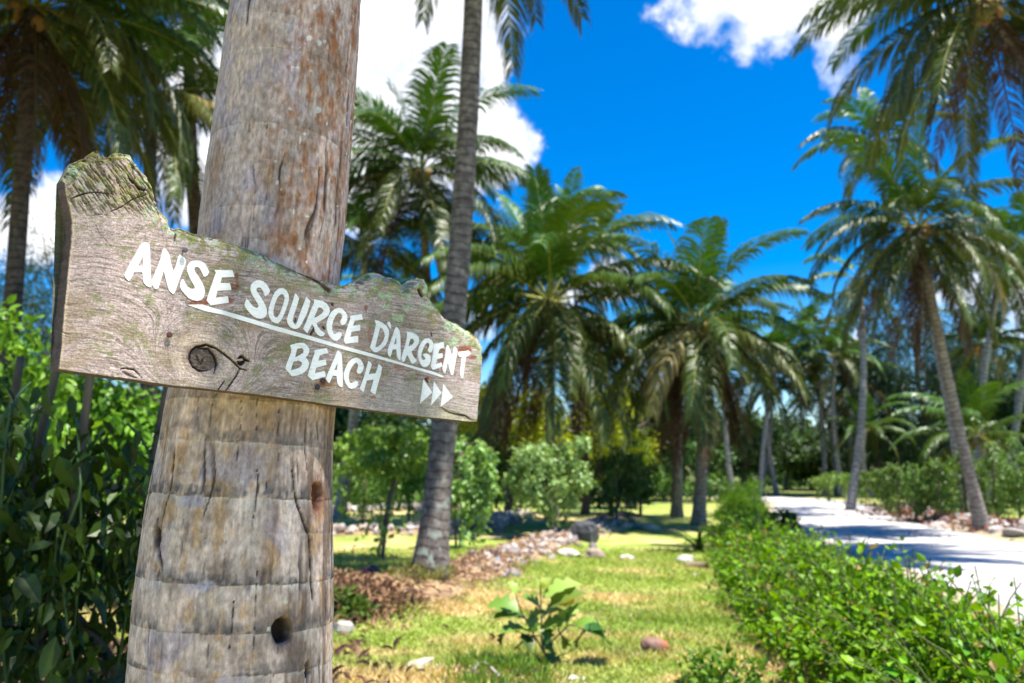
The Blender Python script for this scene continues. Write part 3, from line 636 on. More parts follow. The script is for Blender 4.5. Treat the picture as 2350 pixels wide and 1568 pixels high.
# back face: mirror of the border only, triangulated strip between bottom and top loops
bi = prev[:NU]; ti = prev[NU + NV - 2: 2 * NU + NV - 2 + 0][::-1][:NU] if False else prev[(NU + NV - 2) + np.arange(NU)][::-1]
Fl.append(np.stack([bi[:-1], ti[:-1], ti[1:], bi[1:]], -1))
m, nt, out = mat('weathered_board')
vc = N(nt, 'ShaderNodeVertexColor', layer_name='Col'); tc = N(nt, 'ShaderNodeTexCoord')
mp = N(nt, 'ShaderNodeMapping', {'Vector': tc.outputs['Object'], 'Rotation': (0, 0, -math.atan2(SD[1], SD[0])), 'Scale': (1, 1, 1)})
mp2 = N(nt, 'ShaderNodeMapping', {'Vector': mp.outputs[0], 'Scale': (6, 6, 60)}, vector_type='POINT')
n1 = N(nt, 'ShaderNodeTexNoise', {'Vector': mp2.outputs[0], 'Scale': 4.0, 'Detail': 9.0, 'Roughness': 0.7, 'Distortion': 0.6})
n2 = N(nt, 'ShaderNodeTexNoise', {'Vector': tc.outputs['Object'], 'Scale': 350.0, 'Detail': 3.0})
f2 = N(nt, 'ShaderNodeMapRange', {'Value': math_(nt, 'ADD', math_(nt, 'MULTIPLY', n1.outputs[0], 0.55), math_(nt, 'MULTIPLY', n2.outputs[0], 0.45)), 'From Min': 0.35, 'From Max': 0.65, 'To Min': 0.52, 'To Max': 1.45})
vm = N(nt, 'ShaderNodeVectorMath', {0: vc.outputs[0], 'Scale': f2.outputs[0]}, operation='SCALE')
b = N(nt, 'ShaderNodeBump', {'Strength': 0.75, 'Distance': 0.0022, 'Height': math_(nt, 'ADD', n1.outputs[0], math_(nt, 'MULTIPLY', n2.outputs[0], 0.4))})
p = N(nt, 'ShaderNodeBsdfPrincipled', {'Base Color': vm.outputs[0], 'Roughness': 0.82, 'Normal': b.outputs[0], 'Specular IOR Level': 0.3})
nt.links.new(p.outputs[0], out.inputs[0])
sign = thing('wooden_sign', 'weathered wooden board with white hand-painted beach directions nailed to near palm', 'sign')
put('board', np_mesh('board', allV, Fl, m, allC), sign)

# lettering: thin coats of white paint
mp_, nt, out = mat('white_paint')
tc = N(nt, 'ShaderNodeTexCoord')
n1 = N(nt, 'ShaderNodeTexNoise', {'Vector': tc.outputs['Object'], 'Scale': 90.0, 'Detail': 6.0, 'Roughness': 0.7})
mpp = N(nt, 'ShaderNodeMapping', {'Vector': tc.outputs['Object'], 'Scale': (40, 40, 400)})
n2 = N(nt, 'ShaderNodeTexNoise', {'Vector': mpp.outputs[0], 'Scale': 1.0, 'Detail': 4.0})
c = ramp(nt, n1.outputs[0], [(0.27, (0.35, 0.31, 0.27)), (0.33, (0.84, 0.83, 0.80)), (0.6, (0.92, 0.91, 0.89))])
n3 = N(nt, 'ShaderNodeTexNoise', {'Vector': mpp.outputs[0], 'Scale': 0.7, 'Detail': 8.0, 'Roughness': 0.75})
c = mixn(nt, ramp(nt, n3.outputs[0], [(0.58, 0.0), (0.68, 0.6)]), c, (0.42, 0.34, 0.29))
c = mixn(nt, 0.7, c, ramp(nt, n2.outputs[0], [(0.3, 0.80), (0.6, 1.0)]), 'MULTIPLY')
b = N(nt, 'ShaderNodeBump', {'Strength': 0.35, 'Distance': 0.0006, 'Height': n2.outputs[0]})
p = N(nt, 'ShaderNodeBsdfPrincipled', {'Base Color': c, 'Roughness': 0.6, 'Normal': b.outputs[0], 'Specular IOR Level': 0.35})
nt.links.new(p.outputs[0], out.inputs[0])
ZA = (460, 940, 4.7); ZB = (940, 1080, 4.352); ZC = (1440, 1240, 4.7); ZD = (1100, 1320, 4.7); ZE = (1540, 1440, 5.875); Z1 = (0, 0, 1)
LET = [
 (ZA, [[(175,755),(185,720),(330,460),(480,190),(510,155),(560,142),(610,150),(640,175),(655,240),(660,440),(668,700),(684,900),(680,970),(655,985),(590,955),(545,905),(525,850),(515,702),(355,700),(325,780),(270,860),(255,868),(200,810)],[(435,578),(525,395),(522,582)]]),
 (ZA, [[(690,870),(700,830),(790,620),(850,470),(890,300),(905,270),(930,255),(965,285),(1010,345),(1030,420),(1045,500),(1075,600),(1095,680),(1130,620),(1160,520),(1185,410),(1215,380),(1260,395),(1310,435),(1333,490),(1320,560),(1270,690),(1215,830),(1180,920),(1130,1070),(1100,1115),(1060,1090),(1010,1030),(985,950),(960,860),(935,750),(915,670),(895,740),(850,880),(815,1000),(775,1020),(735,1000),(700,940)]]),
 (ZA, [[(1690,790),(1740,760),(1768,700),(1745,640),(1710,570),(1660,515),(1600,485),(1530,477),(1450,487),(1390,530),(1355,590),(1355,680),(1385,760),(1430,860),(1475,930),(1500,990),(1485,1015),(1420,1010),(1360,970),(1310,890),(1285,830),(1255,840),(1225,900),(1222,970),(1255,1045),(1310,1110),(1380,1185),(1460,1225),(1540,1240),(1620,1225),(1665,1170),(1690,1090),(1680,1000),(1650,920),(1600,830),(1550,750),(1505,690),(1490,640),(1510,605),(1560,605),(1600,640),(1630,700),(1660,770)]]),
 (ZA, [[(1865,660),(2205,665),(2225,720),(2245,790),(2010,800),(1980,905),(2155,905),(2175,970),(2185,1035),(1925,1050),(1895,1180),(2120,1150),(2130,1210),(2140,1275),(1800,1325),(1750,1270),(1722,1225),(1760,1100),(1830,900),(1895,705)]]),
 (ZB, [[(530,465),(590,410),(607,370),(590,320),(550,255),(500,205),(440,180),(370,183),(310,215),(275,270),(268,345),(290,420),(340,500),(390,580),(410,640),(380,665),(320,640),(260,575),(215,510),(200,500),(175,560),(162,610),(185,660),(240,730),(310,800),(380,840),(460,850),(520,825),(555,770),(555,690),(520,600),(470,510),(410,420),(375,370),(370,330),(400,305),(450,310),(490,370),(510,440)]]),
 (ZB, [[(760,325),(830,315),(890,350),(930,420),(940,500),(920,590),(885,690),(840,800),(800,880),(750,930),(700,930),(640,890),(600,830),(580,760),(585,680),(615,580),(650,480),(690,390)],[(800,420),(845,430),(865,490),(845,580),(815,670),(780,760),(740,820),(700,830),(670,790),(665,720),(685,620),(715,530),(755,460)]]),
 (ZB, [[(1050,405),(1080,440),(1115,495),(1095,570),(1060,680),(1020,790),(1000,880),(1020,930),(1050,960),(1080,910),(1120,790),(1160,680),(1200,580),(1240,470),(1275,500),(1310,545),(1290,640),(1250,760),(1200,860),(1160,940),(1120,1000),(1060,1030),(1000,1020),(950,985),(915,930),(900,860),(930,770),(970,650),(1010,530),(1035,440)]]),
 (ZB, [[(1370,510),(1450,525),(1530,545),(1600,590),(1640,660),(1650,720),(1625,790),(1570,840),(1480,890),(1415,925),(1440,990),(1490,1050),(1565,1105),(1550,1140),(1500,1160),(1440,1130),(1395,1070),(1380,1000),(1340,940),(1310,1000),(1260,1100),(1225,1070),(1185,1025),(1240,900),(1300,750),(1350,630),(1380,560)],[(1455,650),(1510,665),(1545,710),(1510,760),(1430,815),(1375,835),(1400,770)]]),
 (ZB, [[(1870,965),(1840,940),(1830,900),(1860,840),(1870,800),(1845,760),(1800,745),(1750,800),(1710,880),(1690,960),(1690,1040),(1715,1110),(1750,1115),(1810,1080),(1850,1090),(1860,1130),(1835,1190),(1780,1235),(1720,1230),(1660,1180),(1620,1110),(1595,1030),(1590,940),(1620,840),(1670,740),(1730,685),(1800,660),(1860,675),(1920,730),(1955,800),(1950,870),(1920,940)]]),
 (ZB, [[(1995,800),(2100,785),(2205,770),(2215,820),(2225,865),(2080,885),(2055,970),(2175,955),(2180,1055),(2025,1080),(2005,1165),(2145,1145),(2145,1200),(2140,1260),(1920,1285),(1890,1225),(1920,1120),(1970,960),(2010,845)]]),
 (ZC, [[(275,190),(350,205),(430,245),(500,305),(540,385),(545,470),(520,580),(475,670),(400,740),(330,790),(270,795),(220,750),(187,705),(215,610),(260,450),(300,270)],[(375,330),(420,350),(455,410),(465,490),(440,570),(390,650),(330,695),(285,705),(310,590),(350,440)]]),
 (ZC, [[(510,240),(545,215),(570,250),(585,310),(575,360),(545,320),(520,275)]]),
 (ZC, [[(680,320),(715,345),(745,400),(760,520),(762,700),(768,850),(760,940),(730,935),(695,880),(685,735),(610,745),(590,830),(570,885),(540,860),(515,800),(520,740),(570,600),(620,460),(655,350)],[(680,500),(685,640),(635,650)]]),
 (ZC, [[(875,405),(960,420),(1050,455),(1100,510),(1110,590),(1085,660),(1030,730),(965,785),(985,840),(1020,900),(1065,940),(1040,985),(1000,1010),(960,985),(920,910),(890,840),(860,900),(825,980),(800,965),(775,910),(800,810),(840,690),(880,530),(885,450)],[(950,545),(1000,545),(1020,600),(985,650),(910,690),(925,620)]]),
 (ZC, [[(1310,805),(1280,780),(1275,750),(1300,690),(1305,640),(1270,610),(1225,650),(1190,720),(1160,800),(1150,880),(1165,930),(1195,945),(1235,915),(1190,860),(1185,830),(1240,815),(1300,840),(1325,880),(1330,950),(1300,1030),(1250,1065),(1200,1075),(1150,1040),(1110,960),(1085,870),(1085,790),(1110,690),(1160,600),(1220,540),(1290,530),(1350,570),(1380,640),(1375,720),(1350,785)]]),
 (ZC, [[(1385,640),(1480,625),(1570,600),(1578,650),(1582,715),(1510,730),(1480,765),(1470,825),(1545,810),(1560,860),(1555,900),(1450,925),(1425,1020),(1530,985),(1545,1030),(1540,1070),(1370,1130),(1330,1060),(1350,950),(1375,800)]]),
 (ZC, [[(1640,655),(1670,690),(1700,770),(1725,860),(1745,800),(1765,700),(1785,690),(1820,730),(1830,790),(1800,950),(1775,1090),(1750,1215),(1725,1230),(1695,1180),(1670,1080),(1650,980),(1635,1060),(1600,1200),(1570,1170),(1545,1100),(1570,980),(1600,850),(1615,720)]]),
 (ZC, [[(1840,790),(1940,780),(2040,765),(2070,800),(2075,830),(2030,865),(1990,885),(1970,1000),(1955,1130),(1935,1280),(1915,1290),(1890,1240),(1880,1180),(1895,1030),(1915,885),(1870,885),(1845,840)]]),
 (ZD, [[(285,285),(370,260),(470,240),(545,245),(600,295),(645,360),(640,420),(610,480),(575,520),(620,570),(640,640),(620,720),(570,780),(500,830),(400,860),(320,875),(255,800),(192,725),(230,610),(300,430),(310,370)],[(415,355),(510,340),(540,380),(530,430),(470,470),(375,520)],[(345,600),(440,575),(500,605),(510,650),(460,710),(380,740),(295,760),(315,690)]]),
 (ZD, [[(740,380),(860,360),(970,340),(985,380),(1000,430),(840,480),(810,580),(950,560),(968,660),(775,710),(745,815),(930,770),(945,820),(950,880),(705,945),(650,900),(615,860),(650,730),(700,560),(745,430)]]),
 (ZD, [[(1185,385),(1225,420),(1255,470),(1265,640),(1275,900),(1270,1075),(1250,1080),(1200,1050),(1170,990),(1155,865),(1080,860),(1050,940),(1020,1005),(985,970),(955,920),(990,820),(1070,640),(1130,500),(1165,405)],[(1175,620),(1165,755),(1110,757)]]),
 (ZD, [[(1570,825),(1540,800),(1535,770),(1560,700),(1565,650),(1530,610),(1490,640),(1440,700),(1400,790),(1385,880),(1395,970),(1420,1005),(1460,990),(1520,960),(1560,975),(1565,1030),(1530,1080),(1440,1112),(1380,1085),(1330,1010),(1295,920),(1290,830),(1320,730),(1380,610),(1450,545),(1530,520),(1600,550),(1650,620),(1668,690),(1650,770),(1610,820)]]),
 (ZD, [[(1755,580),(1790,605),(1820,645),(1790,740),(1760,835),(1890,815),(1920,740),(1945,640),(1975,660),(2010,700),(1990,830),(1950,970),(1910,1110),(1885,1215),(1840,1190),(1792,1155),(1830,1030),(1855,935),(1720,955),(1690,1070),(1665,1170),(1630,1145),(1592,1100),(1640,980),(1690,830),(1730,670)]]),
]
ULINE = (Z1, [[(750,1220),(809,1218.7),(843,1229.5),(940,1255.8),(1087,1300.6),(1239,1344),(1334,1373),(1440,1402),(1480,1413),(1610,1452.8),(1738,1489),(1775,1505),(1772,1511),(1738,1500.6),(1610,1461.5),(1440,1416),(1334,1387.5),(1239,1360),(1100,1322),(940,1274),(896,1260),(822,1245)]])
ARR = [(ZE, [[(900,455),(1110,765),(820,1030)]]), (ZE, [[(1150,500),(1330,780),(1080,1070)]]), (ZE, [[(1370,560),(1590,880),(1305,1105)]])]
def paint(name, item, lift=0.0004):
    (ox, oy, k), rings = item
    polys = []; flat = []
    for rg in rings:
        p_ = [(ox + x / k, oy + y / k) for x, y in rg]; polys.append([Vector((x, -y, 0)) for x, y in p_]); flat += p_
    tri = tessellate_polygon(polys)
    a = np.array(flat); P = on_sign(a[:, 0], a[:, 1], -lift)
    F = []
    for t in tri:
        n_ = np.cross(P[t[1]] - P[t[0]], P[t[2]] - P[t[0]]); F.append(t if n_[0] * SN[0] + n_[1] * SN[1] > 0 else t[::-1])
    # paint has a thin rim going back to the wood
    Q = on_sign(a[:, 0], a[:, 1], 0.001); nP = len(P); s0 = 0; F4 = []
    for rg in rings:
        n_ = len(rg)
        for i in range(n_): F4.append((s0 + i, s0 + (i + 1) % n_, nP + s0 + (i + 1) % n_, nP + s0 + i))
        s0 += n_
    return put(name, np_mesh(name, np.vstack([P, Q]), [np.array(F), np.array(F4)], mp_, smooth=False), sign)
for it in LET: paint('letter', it)
paint('underline', ULINE)
for it in ARR: paint('arrow', it)
# nails
def nail(px, py, r, out_, col):
    P0 = on_sign(px, py, 0.004); nrm = np.array([SN[0], SN[1], 0])
    pr = [(0.4, 0), (0.4, out_ + 0.004), (1.0, out_ + 0.0045), (1.0, out_ + 0.006), (0.6, out_ + 0.0068)]
    V, F, _ = tube([P0 + nrm * q[1] for q in pr], [r * q[0] for q in pr], 14)
    put('nail', np_mesh('nail', V, F, M_NAIL, np.broadcast_to(np.array(col), (len(V), 3)), False), sign)
nail(732, 1003, 0.0048, 0.006, (0.10, 0.10, 0.12)); nail(673, 1340, 0.0052, 0.003, (0.09, 0.035, 0.03))
nail(1290, 1525, 0.006, 0.001, (0.06, 0.03, 0.03)); nail(1266, 1549, 0.006, 0.002, (0.035, 0.03, 0.04)); nail(1709, 1514, 0.004, 0.001, (0.35, 0.06, 0.03))

# ------------------------------------------------------------------ coconut fronds
def make_frond(L, e0, curl, nl, wleaf, lmax, droop, seed, tone, missing=0.0):
    g = np.random.default_rng(seed); B = Bag(); n = 22
    s = np.linspace(0, 1, n); e = e0 - curl * s ** 1.35
    side = (g.random() - 0.5) * 0.25
    d = np.stack([np.cos(e), side * s * np.ones(n), np.sin(e)], -1); d /= np.linalg.norm(d, axis=1)[:, None]
    P = np.vstack([[0, 0, 0], np.cumsum(d[:-1] * L / (n - 1), axis=0)])
    V, F, _ = tube(P, 0.028 * L / 3.5 * (1 - 0.88 * s), 4, cap=False)
    B.add(V, F, tone[1])
    q = np.linspace(0.13, 0.995, nl)
    for sg in (-1, 1):
        qq = q + (g.random(nl) - 0.5) * 0.6 / nl
        qq = np.clip(qq, 0.1, 1.0); keep = g.random(nl) > missing; qq = qq[keep]; m_ = len(qq)
        ctr = np.stack([np.interp(qq, s, P[:, k]) for k in range(3)], -1); T = np.stack([np.interp(qq, s, d[:, k]) for k in range(3)], -1); T /= np.linalg.norm(T, axis=1)[:, None]
        up = np.stack([-T[:, 2], np.zeros(m_), T[:, 0]], -1); up /= np.linalg.norm(up, axis=1)[:, None] + 1e-9
        sd_ = np.cross(up, T) * sg
        ll = lmax * (0.45 + 0.65 * np.sin(math.pi * np.clip(qq * 0.92 + 0.08, 0, 1) ** 0.8)) * (0.85 + 0.3 * g.random(m_))
        fw = (0.5 + 0.8 * qq)[:, None]
        d0 = sd_ * 0.9 + T * fw + up * (0.28 + 0.2 * (g.random(m_) - 0.5))[:, None]; d0 /= np.linalg.norm(d0, axis=1)[:, None]
        dn = droop * (0.7 + 0.6 * g.random(m_))[:, None]
        d1 = d0 + np.array([0, 0, -1]) * dn * 0.7; d1 /= np.linalg.norm(d1, axis=1)[:, None]
        d2 = d1 + np.array([0, 0, -1]) * dn * 1.2; d2 /= np.linalg.norm(d2, axis=1)[:, None]
        wv = T * 0.8 + up * 0.5 * (g.random(m_) - 0.3)[:, None]; wv /= np.linalg.norm(wv, axis=1)[:, None]
        w = wleaf * (0.8 + 0.4 * g.random(m_))[:, None] * 0.5
        a0 = ctr; a1 = a0 + d0 * (ll * 0.35)[:, None]; a2 = a1 + d1 * (ll * 0.35)[:, None]; a3 = a2 + d2 * (ll * 0.30)[:, None]
        V = np.stack([a0 - wv * w * 0.5, a0 + wv * w * 0.5, a1 - wv * w, a1 + wv * w, a2 - wv * w * 0.8, a2 + wv * w * 0.8, a3], 1).reshape(-1, 3)
        k = np.arange(m_)[:, None] * 7
        F4 = np.vstack([k + np.array([0, 1, 3, 2]), k + np.array([2, 3, 5, 4])]); F3 = k + np.array([4, 5, 6])
        t = g.random(m_)[:, None]; c = np.array(tone[0]) * (1 - t) + np.array(tone[2]) * t
        c7 = np.repeat(c[:, None, :], 7, 1); c7[:, 6] = c7[:, 6] * 0.6 + np.array(tone[3]) * 0.4; c7[:, 4:6] = c7[:, 4:6] * 0.85 + np.array(tone[3]) * 0.15
        B.add(V, [F4, F3], c7.reshape(-1, 3))
    return B
GRN = ((0.020, 0.062, 0.005), (0.28, 0.30, 0.05), (0.058, 0.128, 0.010), (0.14, 0.15, 0.03))
OLV = ((0.028, 0.055, 0.006), (0.30, 0.29, 0.05), (0.072, 0.102, 0.012), (0.22, 0.17, 0.05))
YEL = ((0.20, 0.18, 0.045), (0.36, 0.28, 0.12), (0.33, 0.26, 0.10), (0.36, 0.25, 0.12))
BRN = ((0.05, 0.028, 0.018), (0.11, 0.07, 0.04), (0.12, 0.07, 0.045), (0.13, 0.085, 0.06))
NEWG = ((0.035, 0.105, 0.006), (0.26, 0.30, 0.05), (0.07, 0.165, 0.012), (0.12, 0.18, 0.03))
FR = {}
spec = {'spear': (80, 25, .35, NEWG), 'upper': (62, 75, .5, NEWG), 'mid': (38, 85, .75, GRN), 'flat': (14, 80, .95, GRN), 'low': (-12, 70, 1.2, OLV), 'hang': (-42, 45, 1.3, OLV), 'yellow': (-20, 62, 1.2, YEL), 'dead': (-62, 26, 1.0, BRN)}
for kname, (e0, cu, dr, tone) in spec.items():
    for v_ in range(3):
        for lod, (nl_, wl) in enumerate(((90, .050), (50, .085))):
            g = random.Random(hash((e0, v_)) & 0xffff)
            B = make_frond(3.6, R(e0 + g.uniform(-6, 6)), R(cu + g.uniform(-12, 12)), nl_, wl * (0.8 if kname == 'dead' else 1), (.80 if kname != 'dead' else .6), dr * 1.25, e0 * 7 + v_ * 31 + 1000, tone, 0.25 if kname == 'dead' else 0.03 + 0.07 * v_)
            FR[(kname, v_, lod)] = B.mesh('frond_' + kname, M_FROND if kname != 'dead' else M_DRY)
# coconut meshes
def lumpy(r, seed, squash=(1, 1, 1), amp=0.25, n=14, m_=9, freq=1.6):
    th = np.linspace(0, math.pi, m_); ph = np.linspace(0, 2 * math.pi, n, endpoint=False)
    PH, THh = np.meshgrid(ph, th, indexing='ij')
    D = np.stack([np.sin(THh) * np.cos(PH), np.sin(THh) * np.sin(PH), np.cos(THh)], -1)
    k = 1 + amp * (fbm(D[..., 0] * freq + seed * 3.1 + D[..., 2], D[..., 1] * freq + seed * 1.7 - D[..., 2], seed, 3) - 0.5) * 2
    return (D * k[..., None] * r * np.array(squash)).reshape(-1, 3), grid_faces(n, m_, True)
NUT = []
for i, c in enumerate(((0.30, 0.16, 0.05), (0.20, 0.17, 0.05), (0.36, 0.20, 0.06))):
    V, F = lumpy(0.115, 200 + i, (1, 1, 1.2), 0.05); NUT.append(np_mesh('coconut', V, F, M_HUSK, np.broadcast_to(np.array(c), (len(V), 3))))

def palm(label, crown, base, Dc=None, L=3.5, r0=0.17, r1=0.11, seed=1, n=(2, 4, 6, 6, 5, 3, 0, 2), nuts=5, lod=0, bm=M_BARK, bend=None, flare=1.35, name='coconut_palm', az0=None, skip=None):
    """crown, base: world points; n: how many fronds of each kind"""
    g = random.Random(seed); ng = np.random.default_rng(seed)
    b = Vector(base); c = Vector(crown); o = thing(name, label, 'palm tree', b, group='coconut palms')
    bend = bend or ((c.x - b.x) * 0.15, 0)
    ns_ = 60 if lod == 0 else 26; t = np.linspace(0, 1, ns_)
    rel = np.array(c - b); path = np.outer(t, rel); bow = np.sin(math.pi * t) ** 1.0
    path[:, 0] += bow * bend[0]; path[:, 1] += bow * bend[1]
    hgt = max(1.0, rel[2]); rad = r1 + (r0 - r1) * (1 - t) ** 1.5 + (flare - 1) * r0 * np.exp(-t * hgt / 0.35)
    path[0, 2] -= 0.15
    rad = rad * (1 + 0.02 * (ng.random(ns_) - 0.5))
    V, F, uv = tube(path, rad, 18 if lod == 0 else 10)
    put('trunk', np_mesh('trunk', V, F, bm, None, True, uv), o)
    kinds = ['spear', 'upper', 'mid', 'flat', 'low', 'hang', 'yellow', 'dead']; off = g.random() * 6.28 if az0 is None else az0; i = 0
    for kn, cnt in zip(kinds, n):
        for k in range(cnt):
            az = off + i * 2.39996 + g.uniform(-0.2, 0.2); i += 1
            if skip and skip(kn, az): continue
            sc = L / 3.6 * g.uniform(0.88, 1.1) * (0.75 if kn == 'spear' else 1)
            rr_ = r1 * 0.7
            put('frond', FR[(kn, g.randrange(3), lod)], o, (rel[0] + rr_ * math.cos(az), rel[1] + rr_ * math.sin(az), rel[2] + (0.12 if kn in ('spear', 'upper') else 0.0 if kn != 'dead' else -0.1)),
                (g.uniform(-.12, .12), g.uniform(-.1, .1), az), sc)
    for k in range(nuts):
        a = g.random() * 6.28; rr_ = r1 + g.uniform(0.02, 0.16)
        put('coconut', NUT[g.randrange(3)], o, (rel[0] + rr_ * math.cos(a), rel[1] + rr_ * math.sin(a), rel[2] - g.uniform(0.05, 0.38)), (g.uniform(-.5, .5), g.uniform(-.5, .5), 0), g.uniform(.8, 1.1))
    return o
def Wl(px, py, Y): return tuple(float(q) for q in W(px, py, Y))
# crown of the near palm (its fronds shade the board)
g = random.Random(77); i = 0
for kn, cnt in zip(['spear', 'upper', 'mid', 'flat', 'low', 'hang', 'dead'], (1, 3, 4, 5, 3, 2, 0)):
    for k in range(cnt):
        az = 0.4 + i * 2.39996; i += 1
        put('frond', FR[(kn, g.randrange(3), 0)], ptree, NEAR_CROWN, (0, 0, az), 0.88 * g.uniform(.9, 1.1))

PALMS = []
def P_(*a, **k): PALMS.append(palm(*a, **k))
# mid distance and big ones
P_('tall palm with lichen-spotted base rising just right of the sign', Wl(1098, -430, 9.6), G(985, 1362), seed=11, L=3.2, r0=0.165, r1=0.115, bm=M_BARK_LICHEN, flare=1.55, bend=(0.12, 0), n=(1, 3, 5, 6, 5, 4, 0, 0), nuts=4)
P_('leafy palm whose crown stands between the near trunk and the tall lichened palm', Wl(965, 395, 20), G(1010, 1175), seed=12, L=3.6, n=(3, 5, 6, 6, 5, 4, 1, 1), nuts=8, az0=0.7)
P_('short palm with long drooping fronds over the vines right of the sign', Wl(1262, 690, 19.5), G(1268, 1192), seed=13, L=4.1, n=(2, 4, 5, 6, 8, 9, 0, 9), nuts=6, az0=1.9)
P_('palm with brown dead fronds hanging over the lawn edge', Wl(1602, 745, 19.5), G(1603, 1205), seed=14, L=3.35, n=(3, 5, 6, 6, 7, 6, 1, 15), nuts=6, az0=0.3, bend=(0.1, 0))
P_('slim palm trunk just left of the dead-frond palm, crown tangled with it', Wl(1560, 800, 23.5), G(1553, 1186), seed=15, L=2.9, n=(1, 3, 4, 4, 4, 2, 0, 6), nuts=3)
P_('palm crown rising behind the short drooping palm', Wl(1225, 600, 23), G(1185, 1130), seed=16, L=3.6, n=(2, 4, 4, 4, 3, 2, 1, 0), nuts=5)
P_('curved white-ringed palm at the right edge of the road', Wl(2105, 520, 17.6), G(2255, 1222), seed=17, L=3.0, r0=0.145, r1=0.095, n=(2, 3, 6, 6, 7, 6, 1, 7), nuts=7, bend=(-0.05, 0), az0=2.6, flare=1.5)
P_('large dark palm crown hanging in from the top right corner', Wl(2255, 0, 12.5), (12.2, 14.0, 0.0), seed=18, L=3.1, n=(2, 4, 6, 7, 7, 7, 0, 5), nuts=10, az0=0.9, bend=(0.9, 0), r0=0.14, r1=0.095)
P_('dark palm at the far left edge with straight bare trunk', Wl(75, 20, 10.5), (float(W(45, 700, 10.5)[0]), 10.5, 0.0), seed=19, L=3.2, r0=0.13, r1=0.105, n=(2, 5, 9, 10, 12, 6, 0, 8), nuts=6, bm=M_BARK_SHADED, bend=(0.02, 0))
P_('palm with yellowing fronds behind the horn of the board', Wl(350, 215, 14.5), Wl(352, 1240, 14.5)[:2] + (0.0,), seed=20, L=3.2, n=(2, 3, 5, 4, 5, 3, 4, 1), nuts=6, bm=M_BARK_SHADED, az0=1.3)
P_('palm crown at the top left between the dark palm and the near trunk', Wl(430, -110, 15.5), (-5.6, 16.0, 0.0), seed=21, L=3.4, bm=M_BARK_SHADED, n=(1, 3, 5, 5, 4, 2, 2, 0), nuts=4)
P_('pale palm trunk standing among the vines left of the lichened palm', Wl(838, 560, 21), G(778, 1190), seed=22, L=3.4, n=(1, 3, 5, 5, 4, 3, 0, 0), nuts=3, bm=M_BARK_GREY, r0=0.18)
# far ones
FARS = [
 ('small distant palm above the short palms against blue sky', (1385, 535), 55, (1390, 1112), 3.1, (1, 3, 4, 4, 3, 1, 0, 0)),
 ('second small distant palm just left of the lone sky palm', (1310, 500), 40, (1310, 1112), 3.2, (1, 3, 4, 4, 3, 1, 0, 0)),
 ('leftmost thin palm of the far row beyond the road bend', (1790, 815), 44, (1745, 1135), 3.6, (1, 3, 4, 5, 4, 2, 0, 1)),
 ('slightly leaning palm second in the far row beyond the bend', (1852, 760), 46, (1893, 1128), 3.4, (2, 3, 4, 5, 4, 2, 0, 1)),
 ('upright far palm with star-shaped crown above the road end', (1915, 815), 43, (1935, 1128), 3.3, (1, 3, 4, 5, 4, 2, 1, 1)),
 ('thin far palm with yellow lower fronds by the road end', (1880, 905), 48, (1917, 1126), 3.3, (1, 2, 4, 4, 4, 2, 3, 0)),
 ('far palm half hidden behind the grey leaning trunk', (1965, 870), 45, (1962, 1122), 3.2, (1, 3, 4, 4, 4, 2, 1, 0)),
 ('grey bare-trunked palm on the right verge before the bend', (1972, 640), 28.5, (1950, 1168), 2.6, (0, 1, 2, 2, 2, 2, 0, 2)),
 ('low bushy palm among the dark trees behind the right vines', (1985, 985), 42, (1998, 1110), 2.6, (1, 3, 4, 4, 3, 1, 0, 0)),
 ('yellow-green palm in front of the casuarina on the right', (2250, 790), 33, (2215, 1110), 2.6, (1, 3, 5, 5, 4, 2, 1, 0)),
 ('leaning palm near the right border with crown against cloud', (2300, 610), 30, (2238, 1125), 3.2, (1, 3, 5, 5, 4, 3, 0, 2)),
 ('palm crown cut by the right border above the leaning trunks', (2370, 560), 31, (2290, 1130), 3.4, (1, 3, 5, 5, 4, 3, 0, 1)),
 ('small palm at the right border in the dark trees', (2350, 790), 38, (2330, 1110), 2.8, (1, 2, 4, 4, 3, 2, 0, 0)),
 ('low young palm with wide fronds behind the right vine row', (2240, 1000), 27, (2245, 1120), 2.9, (1, 3, 5, 5, 3, 0, 0, 0)),
 ('thin palm trunk right of the dead-frond palm', (1672, 800), 36, (1682, 1125), 2.9, (1, 2, 4, 4, 3, 1, 0, 2)),
 ('leaning palm crossing another at the road bend, left one', (1770, 880), 47, (1742, 1120), 2.8, (1, 2, 4, 4, 3, 1, 0, 0)),
 ('leaning palm crossing another at the road bend, right one', (1760, 850), 45, (1782, 1122), 2.8, (1, 2, 4, 4, 3, 2, 0, 0)),
 ('distant dark palm behind the pale trunk on the left', (905, 700), 34, (900, 1120), 3.4, (1, 3, 4, 4, 3, 2, 0, 0)),
 ('dark dead-skirted palm between the two short palms', (1440, 830), 30, (1445, 1130), 3.0, (1, 3, 4, 4, 3, 3, 0, 4)),
 ('palm rising behind the curved palm, crown under the top right one', (2020, 330), 24, (2215, 1135), 2.6, (1, 3, 4, 4, 3, 2, 0, 0)),
]
for i, (lab, cp, D, bp, L, n_) in enumerate(FARS):
    bx = float(W(bp[0], bp[1], D)[0]); 
    P_(lab, Wl(cp[0], cp[1], D), (bx, D, 0.0), seed=40 + i, L=L, n=n_, nuts=3 if D < 35 else 0, lod=1, bm=M_BARK_GREY, r0=0.15, r1=0.10, bend=(0.3 if i % 2 else -0.25, 0))

